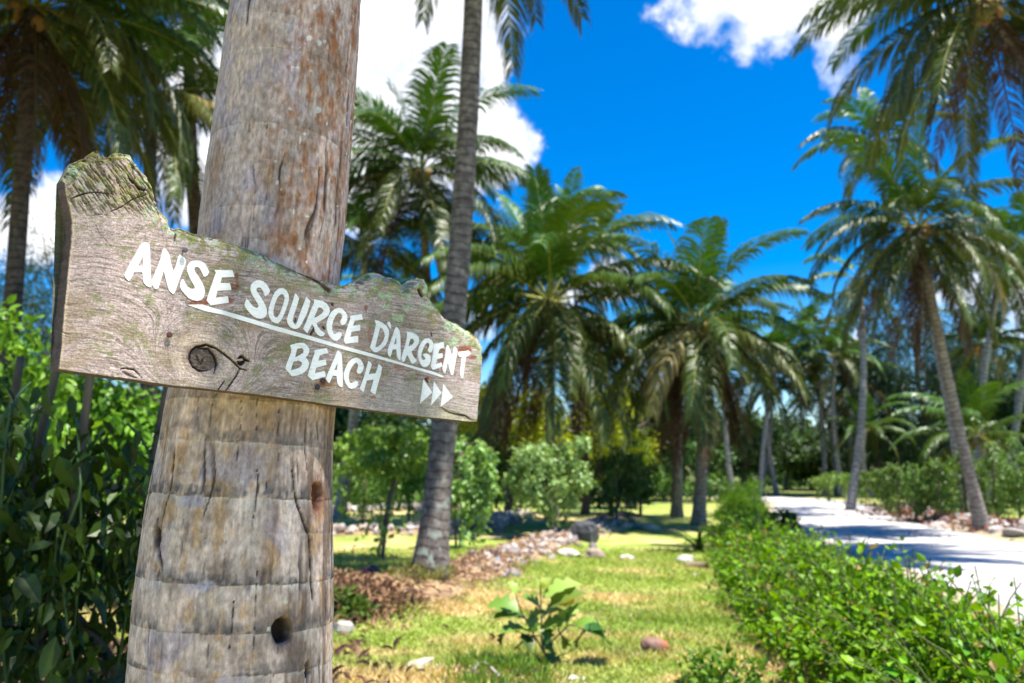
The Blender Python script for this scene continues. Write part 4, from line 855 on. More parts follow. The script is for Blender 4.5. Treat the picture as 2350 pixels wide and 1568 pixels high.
P_('tall palm leaning in over the left side, its crown above the picture', (-6.1, 8.6, 12.0), (-6.6, 8.0, 0.0), seed=31, L=4.0, n=(2, 5, 8, 9, 8, 6, 0, 4), nuts=8)  # unseen palm added to cast shade on the top left crowns
P_('taller palm beyond it at the left, crown above the picture', (-6.6, 9.4, 13.0), (-8.6, 10.6, 0.0), seed=32, L=4.0, n=(2, 4, 7, 8, 7, 5, 0, 3), nuts=8)  # also added out of view, for more shade at top left
# ------------------------------------------------------------------ leafy plants
def leaves_mesh(P, size, g, col_a, col_b, shape='oval', hangdir=0.3, updir=0.3, fold=0.25, aspect=0.55, bag=None, outward=None):
    """one leaf (6 faces or 2) at each point; returns arrays"""
    n = len(P); 
    D = g.normal(size=(n, 3)); D /= np.linalg.norm(D, axis=1)[:, None]
    if outward is not None: D = D * 0.7 + outward * 0.8
    D[:, 2] -= hangdir; D /= np.linalg.norm(D, axis=1)[:, None]
    Nn = g.normal(size=(n, 3)) * 0.6; Nn[:, 2] += 0.6 + updir
    if outward is not None: Nn = Nn + outward * 0.4
    Nn -= (Nn * D).sum(1)[:, None] * D; Nn /= np.linalg.norm(Nn, axis=1)[:, None] + 1e-9
    S = np.cross(D, Nn); sz = (size * (0.6 + 0.8 * g.random(n)))[:, None]; w = sz * aspect
    t = g.random(n)[:, None]; c = np.array(col_a) * (1 - t) + np.array(col_b) * t; c = c * (0.75 + 0.5 * g.random(n))[:, None]
    if shape == 'oval':
        a = P; m1l = P + D * sz * .32 - S * w * .5 + Nn * sz * fold * .3; m1r = P + D * sz * .32 + S * w * .5 + Nn * sz * fold * .3
        m2l = P + D * sz * .68 - S * w * .40 + Nn * sz * fold * .15; m2r = P + D * sz * .68 + S * w * .40 + Nn * sz * fold * .15; e = P + D * sz - Nn * sz * fold * .5
        mid = P + D * sz * .5 - Nn * sz * 0.04
        V = np.stack([a, m1l, m2l, e, m2r, m1r, mid], 1).reshape(-1, 3); k = np.arange(n)[:, None] * 7
        F = [np.vstack([k + np.array([0, 1, 6]), k + np.array([2, 3, 6]), k + np.array([3, 4, 6]), k + np.array([5, 0, 6]), k + np.array([1, 2, 6]), k + np.array([4, 5, 6])])]
        cc_ = np.repeat(c, 7, 0)
    else:
        e = P + D * sz; l = P + D * sz * .45 - S * w * .5 + Nn * sz * fold * .3; r = P + D * sz * .45 + S * w * .5 + Nn * sz * fold * .3
        V = np.stack([P, l, e, r], 1).reshape(-1, 3); k = np.arange(n)[:, None] * 4
        F = [np.vstack([k + np.array([0, 2, 1]), k + np.array([0, 3, 2])])]; cc_ = np.repeat(c, 4, 0)
    return V, F, cc_
def ellipsoid_pts(n, c, r, g, shell=0.55, clump=0.0, nclump=30):
    d = g.normal(size=(n, 3)); d /= np.linalg.norm(d, axis=1)[:, None]
    rad = (shell + (1 - shell) * g.random(n)) ** 0.8
    if clump:
        cs = g.normal(size=(nclump, 3)); cs /= np.linalg.norm(cs, axis=1)[:, None]; cs *= (0.55 + 0.45 * g.random(nclump))[:, None]
        k = g.integers(0, nclump, n); p = cs[k] + d * clump * (g.random(n) ** 0.5)[:, None]
        return np.array(c) + p * np.array(r), d
    return np.array(c) + d * rad[:, None] * np.array(r), d
VG_A, VG_B = (0.07, 0.16, 0.018), (0.20, 0.33, 0.06)
def vine(label, base, w, h, seed, n=1600, size=0.085, ca=VG_A, cb=VG_B, post=True, name='vanilla_vine', zmin=0.25, lean=0.0, group='vines on posts', hang=0.7, tall=None, ncl=34):
    g = np.random.default_rng(seed); o = thing(name, label, 'vine', base, group=group)
    P, d = ellipsoid_pts(n, (lean * 0.6, 0, h * (0.5 + zmin * 0.5)), (w / 2, w / 2 * 0.8, h * (1 - zmin) / 2), g, clump=0.24, nclump=ncl)
    # hanging strands
    k = n // 4; a = g.integers(0, 9, k); ax = (g.random(9) - 0.5) * w * 0.9; ay = (g.random(9) - 0.5) * w * 0.7; zb = g.random(9) * 0.3
    Q = np.stack([ax[a] + g.normal(size=k) * .05, ay[a] + g.normal(size=k) * .05, h * (zb[a] + (0.85 - zb[a]) * g.random(k))], -1)
    P = np.vstack([P, Q]); dd = np.vstack([d, g.normal(size=(k, 3)) * 0.5]); P[:, 2] = np.maximum(P[:, 2], 0.12)
    V, F, c = leaves_mesh(P, size * np.ones(len(P)), g, ca, cb, hangdir=hang, outward=dd * 0.6)
    put('foliage', np_mesh('vine_foliage', V, F, M_LEAF, c, False), o)
    if post:
        for q in range(2):
            x0 = (g.random() - 0.5) * 0.3; pth = [(x0, 0, -0.1), (x0 + lean * 0.3 + (g.random() - .5) * .1, 0, h * .4), (x0 + lean + (g.random() - .5) * .15, 0, h * .85)]
            pp = spline(pth, 12); V, F, _ = tube(pp, np.linspace(0.035, 0.02, 12) * (1 + q * -.3), 8)
            put('stem', np_mesh('stem', V, F, M_WOODSTEM, np.broadcast_to(np.array((0.13, 0.10, 0.08)), (len(V), 3))), o)
    return o
# left-centre vines behind the board
L_ = 'bushy vine on post '
vine('broad vine bush, its leaves coloured pale as if sunlit, on the stone border right of the lichened palm', G(1268, 1240), 1.75, 2.05, 101, 3600, 0.10, (0.14, 0.30, 0.06), (0.42, 0.60, 0.24))  # leaf colours raised to stand for bright sun and sheen
vine('vine column hanging just right of the lichened palm trunk', G(1062, 1262), 1.15, 2.05, 102, 2200, 0.10, (0.14, 0.30, 0.05), (0.40, 0.60, 0.20))  # sunlight put into the leaf colours here too
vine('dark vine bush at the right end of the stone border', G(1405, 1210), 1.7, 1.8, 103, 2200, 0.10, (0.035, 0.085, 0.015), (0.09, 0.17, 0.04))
vine('leafy vine on a leaning dark post left of the lichened palm', G(872, 1288), 1.3, 2.2, 104, 1500, 0.095, (0.09, 0.21, 0.02), (0.24, 0.42, 0.06), zmin=0.55, lean=0.35)
vine('thin vine between the pale trunk and the leaning post', G(828, 1225), 1.5, 2.3, 105, 1700, 0.10, (0.10, 0.22, 0.02), (0.25, 0.42, 0.06), zmin=0.5)
vine('vine behind the leaning post in the second row', G(930, 1205), 2.0, 2.6, 106, 2400, 0.11, (0.08, 0.19, 0.02), (0.22, 0.38, 0.06), zmin=0.3)
vine('vine seen under the board tip in the second row', G(1100, 1190), 1.7, 2.5, 107, 1900, 0.11, (0.05, 0.12, 0.02), (0.11, 0.2, 0.035), zmin=0.3)
vine('vine darkened for shade by the lawn corner near the palm with dead fronds', G(1462, 1188), 1.5, 1.9, 108, 1500, 0.10, (0.03, 0.07, 0.012), (0.08, 0.15, 0.035))  # shade put into the darker leaf greens
vine('vine on stick darkened for shade behind the broad pale-leaved bush', G(1190, 1180), 1.6, 2.2, 109, 1200, 0.10, (0.04, 0.09, 0.015), (0.09, 0.17, 0.03), zmin=0.4)  # leaf greens darkened in place of shade
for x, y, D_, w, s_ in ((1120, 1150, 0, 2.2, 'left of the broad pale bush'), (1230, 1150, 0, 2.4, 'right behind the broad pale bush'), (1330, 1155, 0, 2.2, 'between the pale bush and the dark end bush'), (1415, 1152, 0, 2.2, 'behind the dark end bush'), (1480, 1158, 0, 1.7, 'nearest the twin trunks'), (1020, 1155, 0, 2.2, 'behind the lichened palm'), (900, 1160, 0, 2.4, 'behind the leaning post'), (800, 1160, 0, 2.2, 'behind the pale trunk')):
    vine('vine darkened for shade in the rear row, ' + s_, G(x, y), w, 2.6, 180 + x, 1500, 0.13, (0.035, 0.09, 0.012), (0.12, 0.23, 0.03), zmin=0.05, group='vines darkened for shade in the rear row')  # rear row's shade is painted as darker leaf colour
# right rows
for i, (x, y, w, h, s) in enumerate(((2062, 1195, .9, 1.75, 'first from left, beside the grey verge palm'), (2112, 1200, .75, 1.6, 'second, slim and hanging low'), (2165, 1203, .85, 1.75, 'third, left of the curved palm'),
                                     (2222, 1200, .95, 1.85, 'fourth, crossed by the curved trunk'), (2290, 1206, 1.0, 2.0, 'fifth, right of the curved trunk'), (2350, 1212, 1.1, 2.1, 'last one cut by the picture edge'))):
    vine('vine column in the right roadside row, ' + s, G(x, y), w, h, 120 + i, 1200, 0.085, (0.06, 0.14, 0.018), (0.18, 0.31, 0.06), zmin=0.12, group='vine columns right of the road')
for i, (x, y, w, s) in enumerate(((1905, 1152, 1.6, 'nearest the road end'), (1945, 1156, 1.5, 'behind the grey verge palm'), (1990, 1160, 1.5, 'right of the grey verge palm'), (2030, 1158, 1.6, 'left of the taller columns'), (2090, 1152, 1.7, 'behind the first tall column'), (2150, 1150, 1.7, 'behind the second tall column'), (2210, 1150, 1.8, 'behind the curved trunk'), (2285, 1150, 1.8, 'behind the fifth tall column'), (2345, 1150, 1.8, 'at the picture edge behind the tall columns'))):
    vine('low trellised vine in the back row, ' + s, G(x, y), w, 1.35, 140 + i, 900, 0.10, (0.09, 0.19, 0.02), (0.22, 0.36, 0.06), zmin=0.5, group='low vines in the back row')
for i, (x, y, w, s) in enumerate(((1500, 1140, 2.4, 'left of the twin trunks'), (1560, 1135, 2.6, 'behind the twin trunks'), (1625, 1138, 2.6, 'right of the twin trunks'), (1690, 1128, 2.8, 'behind the feathery bush'), (1740, 1122, 2.6, 'by the road bend'), (1820, 1122, 2.6, 'beyond the road end'), (1870, 1124, 2.4, 'right of the road end'))):
    vine('bright green low bush across the lawn, ' + s, G(x, y), w, 1.5, 160 + i, 1100, 0.13, (0.08, 0.19, 0.02), (0.19, 0.34, 0.05), post=False, name='green_bush', zmin=0.0, group='bushes across the lawn')

# dark near vine at left: leaves large enough to tell apart are parts
def near_vine():
    g = np.random.default_rng(301)
    bx, by = -1.88, 3.35
    o = thing('vanilla_vine', 'big dark glossy-leaved vine left of the near trunk, in deep shade that is also put into its leaf colour', 'vine', (bx, by, 0))
    # supporting stems
    for k, (x0, x1, y0) in enumerate(((-0.15, 0.1, 0), (0.22, -0.1, .1), (-0.45, -0.3, .15), (0.5, 0.35, .2))):
        pth = spline([(x0, y0, -0.1), (x0 + .08, y0, .5), (x1 - .05, y0, 1.1), (x1, y0, 1.9)], 16); V, F, _ = tube(pth, np.linspace(.028, .016, 16), 8)
        put('stem', np_mesh('stem', V, F, M_WOODSTEM, np.broadcast_to(np.array((0.09, 0.075, 0.05)), (len(V), 3))), o)
    nst_ = 40; ax = np.clip(g.normal(size=nst_) * .36, -.85, .62); ay = (g.random(nst_) - .5) * 0.9; zt = 1.38 + 0.42 * g.random(nst_) - 0.5 * np.abs(ax); zb = 0.30 + 0.5 * np.abs(ax) + 0.75 * g.random(nst_) * (0.5 + np.abs(ax) / 2)
    B = Bag()
    for k in range(nst_):
        pth = spline([(ax[k] * .7, ay[k] * .7, zt[k]), (ax[k], ay[k], zt[k] - .15), (ax[k] + (g.random() - .5) * .15, ay[k], (zt[k] + zb[k]) / 2), (ax[k] + (g.random() - .5) * .2, ay[k], zb[k])], 12)
        V, F, _ = tube(pth, .006, 5, cap=False); B.add(V, F, (0.06, 0.11, 0.03))
    put('tendrils', B.mesh('tendrils', M_LEAF), o)
    n = 1900; k = g.integers(0, nst_, n); f = g.random(n)
    P = np.stack([ax[k] + g.normal(size=n) * .07, ay[k] + g.normal(size=n) * .07, zb[k] + (zt[k] - zb[k]) * f], -1)
    V, F, c = leaves_mesh(P, 0.09 * (0.6 + 0.8 * g.random(n)), g, (0.014, 0.032, 0.003), (0.055, 0.10, 0.008), hangdir=0.9, aspect=0.45, outward=g.normal(size=(n, 3)) * .4)  # very dark leaf colours stand in for the deep shade
    # leaves nearest the camera are separate parts
    front = np.argsort(P[:, 1] + 0.0 * P[:, 0])[:240]; isf = np.zeros(n, bool); isf[front] = True
    V7 = V.reshape(n, 7, 3); C7 = c.reshape(n, 7, 3); F0 = np.array([[0, 1, 6], [2, 3, 6], [3, 4, 6], [5, 0, 6], [1, 2, 6], [4, 5, 6]])
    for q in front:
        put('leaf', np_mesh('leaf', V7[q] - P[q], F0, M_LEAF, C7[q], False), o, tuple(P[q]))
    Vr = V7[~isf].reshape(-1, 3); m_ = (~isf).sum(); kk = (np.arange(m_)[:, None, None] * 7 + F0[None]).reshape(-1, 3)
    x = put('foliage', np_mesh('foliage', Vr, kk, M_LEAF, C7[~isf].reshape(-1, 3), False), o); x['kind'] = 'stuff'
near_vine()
vine('sunlit yellow-green vine beyond the dark one at the left edge', (-4.9, 7.9, float(gh(-4.9, 7.9))), 2.6, 3.3, 310, 3800, 0.11, (0.07, 0.18, 0.010), (0.21, 0.37, 0.03), zmin=0.3, post=False)
vine('sunlit vine seen between the dark vine and the near trunk', (-3.3, 8.6, float(gh(-3.3, 8.6))), 1.9, 2.25, 311, 3000, 0.10, (0.08, 0.20, 0.012), (0.23, 0.39, 0.035), zmin=0.3)
vine('vine far back at the left edge under the blue tree', (-6.6, 10.8, 0), 2.6, 2.9, 312, 2200, 0.12, (0.04, 0.10, 0.015), (0.11, 0.2, 0.03), zmin=0.2)
vine('dark vine filling in behind the yellow-green one', (-5.0, 9.0, 0), 2.2, 2.6, 313, 2000, 0.11, (0.03, 0.08, 0.012), (0.09, 0.17, 0.03), zmin=0.1)

# hedge
def hedge():
    g = np.random.default_rng(401)
    cl = np.array([(4.75, 17.5), (4.35, 15.5), (3.85, 13), (3.25, 10.3), (2.82, 7.8), (2.62, 6.0), (2.55, 4.6), (2.6, 3.2), (2.75, 1.8)]); hh = np.array([.38, .38, .40, .44, .50, .52, .50, .48, .48]); ww = np.array([.42, .46, .52, .60, .66, .66, .64, .60, .60])
    o = thing('hedge', 'bright green leafy hedge running along the left side of the road', 'hedge', (0, 0, 0))
    wt = np.array([.5, .8, 1.2, 1.8, 2.6, 3.0, 3.0, 1.6]); n = 44000; seg = g.choice(8, n, p=wt / wt.sum()); f = g.random(n)
    t = seg + f
    c = np.stack([np.interp(t, np.arange(9), cl[:, k]) for k in range(2)], -1); h_ = np.interp(t, np.arange(9), hh); w_ = np.interp(t, np.arange(9), ww)
    lumph = 0.78 + 0.55 * fbm(t * 3.1, g.random(n) * 0 + 0.5, 403, 2) 
    a = g.random(n) * math.pi; rad = (0.62 + 0.38 * g.random(n) ** 0.5)
    lx = np.cos(a) * rad; lz = np.sin(a) * rad
    # lumps: shift by noise of position
    X = c[:, 0] + lx * w_ * (0.55 + 0.9 * fbm(t * 4.3, lx * 2, 405, 2)); Y = c[:, 1] + g.normal(size=n) * .05
    Z = lz * h_ * (0.50 + 1.05 * fbm(t * 4.0, lx * 1.6 + 9, 407, 3)) + gh(X, Y)
    nc = 300; ct = g.random(nc) ** 0.95 * 8; ca_ = math.pi * g.random(nc); cr_ = 0.12 + 0.24 * g.random(nc) ** 2; cw = np.interp(ct, np.arange(9), ww); ch = np.interp(ct, np.arange(9), hh) * (0.40 + 0.85 * g.random(nc))
    cX = np.interp(ct, np.arange(9), cl[:, 0]) + np.cos(ca_) * cw * (0.6 + .45 * g.random(nc)); cY = np.interp(ct, np.arange(9), cl[:, 1]); cZ = np.sin(ca_) * ch * .85
    pick = g.random(n) < 0.80; kk_ = g.integers(0, nc, n); dd_ = g.normal(size=(n, 3)); dd_ /= np.linalg.norm(dd_, axis=1)[:, None]; dd_[:, 2] = np.abs(dd_[:, 2]) * .9 - .15; rr_ = cr_[kk_] * (0.55 + 0.45 * g.random(n))
    X = np.where(pick, cX[kk_] + dd_[:, 0] * rr_, X); Y = np.where(pick, cY[kk_] + dd_[:, 1] * rr_ * 1.2, Y); Z = np.where(pick, cZ[kk_] + dd_[:, 2] * rr_ * 1.1, Z); lx = np.where(pick, dd_[:, 0], lx); lz = np.where(pick, dd_[:, 2], lz)
    wild = g.random(n) < 0.05; Z[wild] += g.random(wild.sum()) * 0.16
    # twig sprays poking out
    ns_ = 900; st = g.random(ns_) ** 0.9 * 8; sc = np.stack([np.interp(st, np.arange(9), cl[:, k]) for k in range(2)], -1); sh = np.interp(st, np.arange(9), hh); sw = np.interp(st, np.arange(9), ww)
    sa = math.pi * (0.05 + 0.9 * g.random(ns_)); B = Bag(); SP = []
    for k in range(ns_):
        p0 = np.array([sc[k, 0] + math.cos(sa[k]) * sw[k] * .75, sc[k, 1], sh[k] * math.sin(sa[k]) * .8]); d = np.array([math.cos(sa[k]) * .8 + g.normal() * .3, g.normal() * .4, math.sin(sa[k]) * .7 + .35]); d /= np.linalg.norm(d); Ls = 0.20 + 0.40 * g.random()
        p1 = p0 + d * Ls * .6; p2 = p1 + (d + np.array([0, 0, -.3])) * Ls * .4; pth = spline([p0, p1, p2], 6); V, F, _ = tube(pth, .004, 4, cap=False); B.add(V, F, (0.10, 0.12, 0.04))
        q = g.random(9)[:, None]; SP.append(p0 * (1 - q) + p2 * q + g.normal(size=(9, 3)) * .015)
    SP = np.vstack(SP)
    P = np.vstack([np.stack([X, Y, Z], -1), SP]); P[:, 2] = np.maximum(P[:, 2], 0.03)
    sz = (0.65 + 0.8 * g.random(len(P)) ** 2) * np.where(P[:, 1] > 9, 0.065, np.where(P[:, 1] > 6, 0.056, 0.052))
    outw = np.vstack([np.stack([lx * .8, np.zeros(n), lz], -1), g.normal(size=(len(SP), 3)) * .4 + np.array([0, 0, .4])])
    V, F, cols = leaves_mesh(P, sz, g, (0.06, 0.19, 0.003), (0.21, 0.43, 0.008), hangdir=0.15, aspect=0.68, outward=outw)
    old_ = np.repeat(g.random(len(P)) < 0.035, 7); cols = np.where(old_[:, None], cols * 0 + np.array((0.36, 0.26, 0.07)), cols)
    V7 = V.reshape(-1, 7, 3); C7 = cols.reshape(-1, 7, 3); F0 = np.array([[0, 1, 6], [2, 3, 6], [3, 4, 6], [5, 0, 6], [1, 2, 6], [4, 5, 6]])
    Dm = np.linalg.norm(P - CAM, axis=1) + 10 * (P[:, 2] < .35) + 10 * (P[:, 1] < 2.6) + 10 * (P[:, 0] / P[:, 1] > .63) + 5 * (outw[:, 2] < 0.2); fr = np.argsort(Dm)[:290]; isf = np.zeros(len(P), bool); isf[fr] = True
    for q in fr: put('leaf', np_mesh('leaf', V7[q] - P[q], F0, M_HEDGE, C7[q], False), o, tuple(P[q]))
    m_ = (~isf).sum(); kk = (np.arange(m_)[:, None, None] * 7 + F0[None]).reshape(-1, 3)
    x = put('foliage', np_mesh('hedge_foliage', V7[~isf].reshape(-1, 3), kk, M_HEDGE, C7[~isf].reshape(-1, 3), False), o); x['kind'] = 'stuff'
    # woody branches inside
    for k in range(70):
        t0 = g.random() * 8; cx_ = np.interp(t0, np.arange(9), cl[:, 0]); cy_ = np.interp(t0, np.arange(9), cl[:, 1]); h0 = np.interp(t0, np.arange(9), hh)
        x0 = cx_ + (g.random() - .5) * .5; e = [x0 + (g.random() - .5) * 1.2, cy_ + (g.random() - .5) * .5, h0 * .85]
        pth = spline([(x0, cy_, -0.02), ((x0 * 1.4 + e[0] * .6) / 2, cy_, h0 * .4), e], 8); V, F, _ = tube(pth, np.linspace(.016, .006, 8), 6); B.add(V, F, (0.13, 0.09, 0.06))
    x = put('branches', B.mesh('branches', M_WOODSTEM), o); x['kind'] = 'stuff'
hedge()
# small round shrub at the bottom by the hedge
g = np.random.default_rng(430)
def shrub(name, label, cat, loc, w, h, n, size, ca, cb, seed, mat_=M_HEDGE, aspect=.6, up=0.3, shape='oval', flat=False):
    g = np.random.default_rng(seed); o = thing(name, label, cat, loc)
    P, d = ellipsoid_pts(n, (0, 0, h * .25), (w / 2, w / 2, h * .78), g, clump=.3, nclump=40); P[:, 2] = np.abs(P[:, 2]); 
    V, F, c = leaves_mesh(P, size * np.ones(n), g, ca, cb, hangdir=-up, aspect=aspect, outward=d, shape=shape)
    x = put('foliage', np_mesh('foliage', V, F, mat_, c, False), o)
    for k in range(5):
        a = g.random() * 6.28; pth = spline([(0, 0, -.02), (math.cos(a) * w * .15, math.sin(a) * w * .15, h * .4), (math.cos(a) * w * .3, math.sin(a) * w * .3, h * .75)], 7); V, F, _ = tube(pth, np.linspace(.012, .005, 7), 6)
        put('stem', np_mesh('stem', V, F, M_WOODSTEM, np.broadcast_to(np.array((0.12, 0.09, 0.06)), (len(V), 3))), o)
    return o
shrub('small_shrub', 'low bright shrub at the foot of the hedge, bottom of the picture', 'shrub', G(1660, 1590), .55, .22, 420, .055, (0.07, 0.17, 0.015), (0.15, 0.30, 0.03), 431)
shrub('feathery_bush', 'feathery yellow-green bush at the head of the hedge beside the road', 'bush', G(1700, 1192), 1.6, 1.05, 9000, .11, (0.075, 0.16, 0.012), (0.17, 0.29, 0.03), 432, aspect=.22, up=.7, shape='d')
shrub('dark_bush', 'dark-leaved bush between the feathery bush and the road', 'bush', G(1795, 1212), .9, .42, 1300, .08, (0.03, 0.08, 0.012), (0.09, 0.18, 0.03), 433)
shrub('grass_clump', 'weedy green clump around the foot of the young broadleaf sapling', 'weeds', G(1150, 1560), .85, .085, 1100, .07, (0.10, 0.20, 0.02), (0.22, 0.36, 0.05), 434, aspect=.14, up=1.2, shape='d')
shrub('weed_patch', 'green weeds growing over the husk mound beside the near trunk', 'weeds', (-1.75, 7.55, float(gh(-1.75, 7.55))), .9, .25, 900, .07, (0.05, 0.11, 0.015), (0.12, 0.2, 0.03), 435)
shrub('weed_patch', 'yellowish weeds at the foot of the lichened palm', 'weeds', G(965, 1372), .8, .13, 380, .09, (0.16, 0.17, 0.04), (0.28, 0.25, 0.08), 436, aspect=.2, up=.9, shape='d')
# strap-leaved plant on the lawn
def strap_plant(label, loc, n, L, seed, col):
    g = np.random.default_rng(seed); o = thing('strap_leaved_plant', label, 'plant', loc)
    for k in range(n):
        a = k * 2.4; e = R(75 - 50 * g.random()); s = np.linspace(0, 1, 8); el = e - R(80) * s ** 1.3; d = np.stack([np.cos(el), np.zeros(8), np.sin(el)], -1); P = np.vstack([[0, 0, 0], np.cumsum(d[:-1] * L / 7, 0)]); w = .035 * np.sin(math.pi * np.clip(s * .85 + .1, 0, 1))
        V = np.vstack([P + np.array([0, 1, 0.25]) * w[:, None], P, P + np.array([0, -1, .25]) * w[:, None]]); F = grid_faces(3, 8)
        put('leaf', np_mesh('strap_leaf', V, F, M_LEAF, np.broadcast_to(np.array(col), (24, 3))), o, (0, 0, 0), (0, 0, a), g.uniform(.75, 1.15))
strap_plant('strap-leaved green plant on the lawn beside the hedge', G(1605, 1268), 16, .62, 441, (0.06, 0.12, 0.02))

# young sapling with big leaves
def sapling():
    g = np.random.default_rng(450); bx, by, bz = G(1262, 1530)
    o = thing('young_sapling', 'young sapling with big glossy lobed leaves in the sunny lawn foreground', 'sapling', (bx, by, bz)); Yb = by
    def rel(px, py, dy=0.0): return W(px, py, Yb + dy) - np.array([bx, by, bz])
    stems = [([(1262, 1530), (1245, 1480), (1243, 1430), (1240, 1340)], .010), ([(1250, 1500), (1215, 1440), (1195, 1400), (1182, 1360)], .007), ([(1248, 1490), (1290, 1450), (1310, 1435), (1350, 1450)], .007), ([(1243, 1440), (1270, 1400), (1290, 1370)], .006), ([(1243, 1460), (1200, 1455), (1175, 1440)], .005), ([(1258, 1515), (1310, 1495), (1330, 1480)], .005)]
    for pts, r in stems:
        P = spline([rel(x, y) for x, y in pts], 12); V, F, _ = tube(P, np.linspace(r, r * .5, 12), 7)
        put('stem', np_mesh('stem', V, F, M_WOODSTEM, np.broadcast_to(np.array((0.22, 0.15, 0.09)), (len(V), 3))), o)
    def leaf(p0, p1, w, col, dy0=0.0, dy1=0.0, roll=0.0, lob=True):
        a = rel(*p0, dy0); b_ = rel(*p1, dy1); D = b_ - a; L = np.linalg.norm(D); D /= L
        Nn = np.array([math.sin(roll), -0.45, 1.0]); Nn -= D * (Nn @ D); Nn /= np.linalg.norm(Nn); S = np.cross(D, Nn)
        s = np.linspace(0, 1, 15); wd = np.sin(math.pi * s ** .8) ** .8 * w * L * (1 + (.28 * np.sin(s * 22 + g.random() * 6) if lob else 0)); wd[0] = wd[-1] = 0.002
        mid = a + D * (s * L)[:, None] + Nn * (0.10 * L * np.sin(math.pi * s))[:, None]
        V = np.vstack([mid - S * wd[:, None] + Nn * wd[:, None] * .35, mid, mid + S * wd[:, None] + Nn * wd[:, None] * .35])
        put('leaf', np_mesh('sapling_leaf', V, grid_faces(3, 15), M_LEAF, np.broadcast_to(np.array(col) * g.uniform(.85, 1.15), (45, 3))), o)
    ga = (0.17, 0.28, 0.04); gb = (0.30, 0.40, 0.08); gd = (0.07, 0.14, 0.02)
    LV = [((1243, 1350), (1220, 1325), .3, gb), ((1240, 1360), (1262, 1325), .3, gb), ((1245, 1375), (1335, 1340), .22, gb), ((1260, 1395), (1345, 1362), .28, ga), ((1190, 1405), (1115, 1390), .30, ga), ((1185, 1365), (1165, 1335), .3, gb),
          ((1205, 1420), (1130, 1420), .26, gd), ((1240, 1400), (1195, 1370), .32, ga), ((1210, 1430), (1255, 1405), .33, gb), ((1243, 1420), (1290, 1400), .33, gb), ((1215, 1450), (1150, 1455), .3, ga), ((1175, 1440), (1150, 1482), .3, gd), ((1200, 1455), (1215, 1500), .3, gd),
          ((1243, 1450), (1300, 1425), .3, ga), ((1270, 1440), (1330, 1400), .25, gb), ((1300, 1440), (1335, 1385), .22, ga), ((1243, 1470), (1270, 1500), .26, gd), ((1350, 1450), (1395, 1480), .36, (0.04, 0.12, 0.02)), ((1340, 1448), (1392, 1452), .32, (0.05, 0.15, 0.03)), ((1345, 1450), (1325, 1490), .28, gd),
          ((1320, 1440), (1370, 1425), .26, ga), ((1260, 1520), (1230, 1565), .26, gd), ((1255, 1512), (1265, 1558), .28, gd), ((1250, 1500), (1285, 1540), .26, gd), ((1230, 1470), (1180, 1495), .26, ga), ((1258, 1440), (1255, 1480), .3, gd), ((1220, 1410), (1225, 1455), .3, ga), ((1280, 1450), (1290, 1490), .3, gd)]
    for k, (p0, p1, w, c) in enumerate(LV): leaf(p0, p1, w * 1.15, c, g.uniform(-.05, .05), g.uniform(-.14, .14), g.uniform(-.5, .5))
sapling()

# ------------------------------------------------------------------ backdrop trees
def tree(label, px, D, top_py, w, seed, ca, cb, n=5200, size=.30, kind='broadleaf_tree', feather=False, base_z=0.0, name=None, ncl=46, low=.25):
    x = float(W(px, 1080, D)[0]); h = float(W(px, top_py, D)[2]); g = np.random.default_rng(seed)
    o = thing(kind, label, 'tree', (x, D, 0), group='trees behind the plantation')
    pth = spline([(0, 0, -.1), (w * .03, 0, h * .3), (-w * .02, 0, h * .6), (0, 0, h * .9)], 14); V, F, uv = tube(pth, np.linspace(.05 * h * .35 + .08, .05, 14), 9)
    put('trunk', np_mesh('trunk', V, F, M_WOODSTEM, np.broadcast_to(np.array((0.14, 0.11, 0.09)), (len(V), 3))), o)
    P, d = ellipsoid_pts(n, (0, 0, h * (low + 1) / 2), (w / 2, w / 2 * .8, h * (1 - low) / 2), g, clump=.24 if not feather else .34, nclump=ncl)
    V, F, c = leaves_mesh(P, size * np.ones(n), g, ca, cb, hangdir=.2 if not feather else .6, aspect=.55 if not feather else .12, outward=d, shape='d')
    put('crown', np_mesh('crown', V, F, M_LEAF, c, False), o)
    B = Bag()
    for k in range(7):
        a = g.random() * 6.28; z0 = h * (.35 + .4 * g.random()); e = (math.cos(a) * w * .35, math.sin(a) * w * .3, z0 + h * .2)
        pp = spline([(0, 0, z0), (e[0] * .5, e[1] * .5, z0 + h * .06), e], 7); V, F, _ = tube(pp, np.linspace(.07, .02, 7), 6); B.add(V, F, (0.12, 0.10, 0.08))
    put('limbs', B.mesh('limbs', M_WOODSTEM), o)
    return o
DK = ((0.014, 0.040, 0.008), (0.045, 0.095, 0.018)); MD = ((0.035, 0.085, 0.015), (0.09, 0.16, 0.03)); YG = ((0.34, 0.42, 0.010), (0.60, 0.62, 0.02)); CS = ((0.022, 0.05, 0.025), (0.05, 0.095, 0.045))  # YG leaf colours raised to paint in a sunlit glow
tree('golden-green tree coloured as if sunlit behind the short drooping palm', 1340, 26, 850, 4.8, 501, *YG, n=5200, size=.16)
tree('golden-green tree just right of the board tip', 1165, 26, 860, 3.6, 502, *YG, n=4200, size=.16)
tree('dark broad tree behind the pale trunk left of the lichened palm', 850, 36, 900, 8, 503, *DK)
tree('dark broad tree behind the vines under the board tip', 1080, 38, 960, 7, 504, *DK)
tree('shaded tree behind the drooping palm', 1270, 40, 960, 7, 505, *DK)
tree('dark tree between the two short palms', 1450, 38, 900, 6.5, 506, *DK)
tree('deep green tree behind the palm with dead fronds', 1560, 46, 930, 8, 507, *MD)
tree('round leafy tree left of the road bend', 1700, 52, 945, 8, 508, *MD)
tree('wide leafy tree at the end of the road', 1800, 58, 970, 8, 509, *MD)
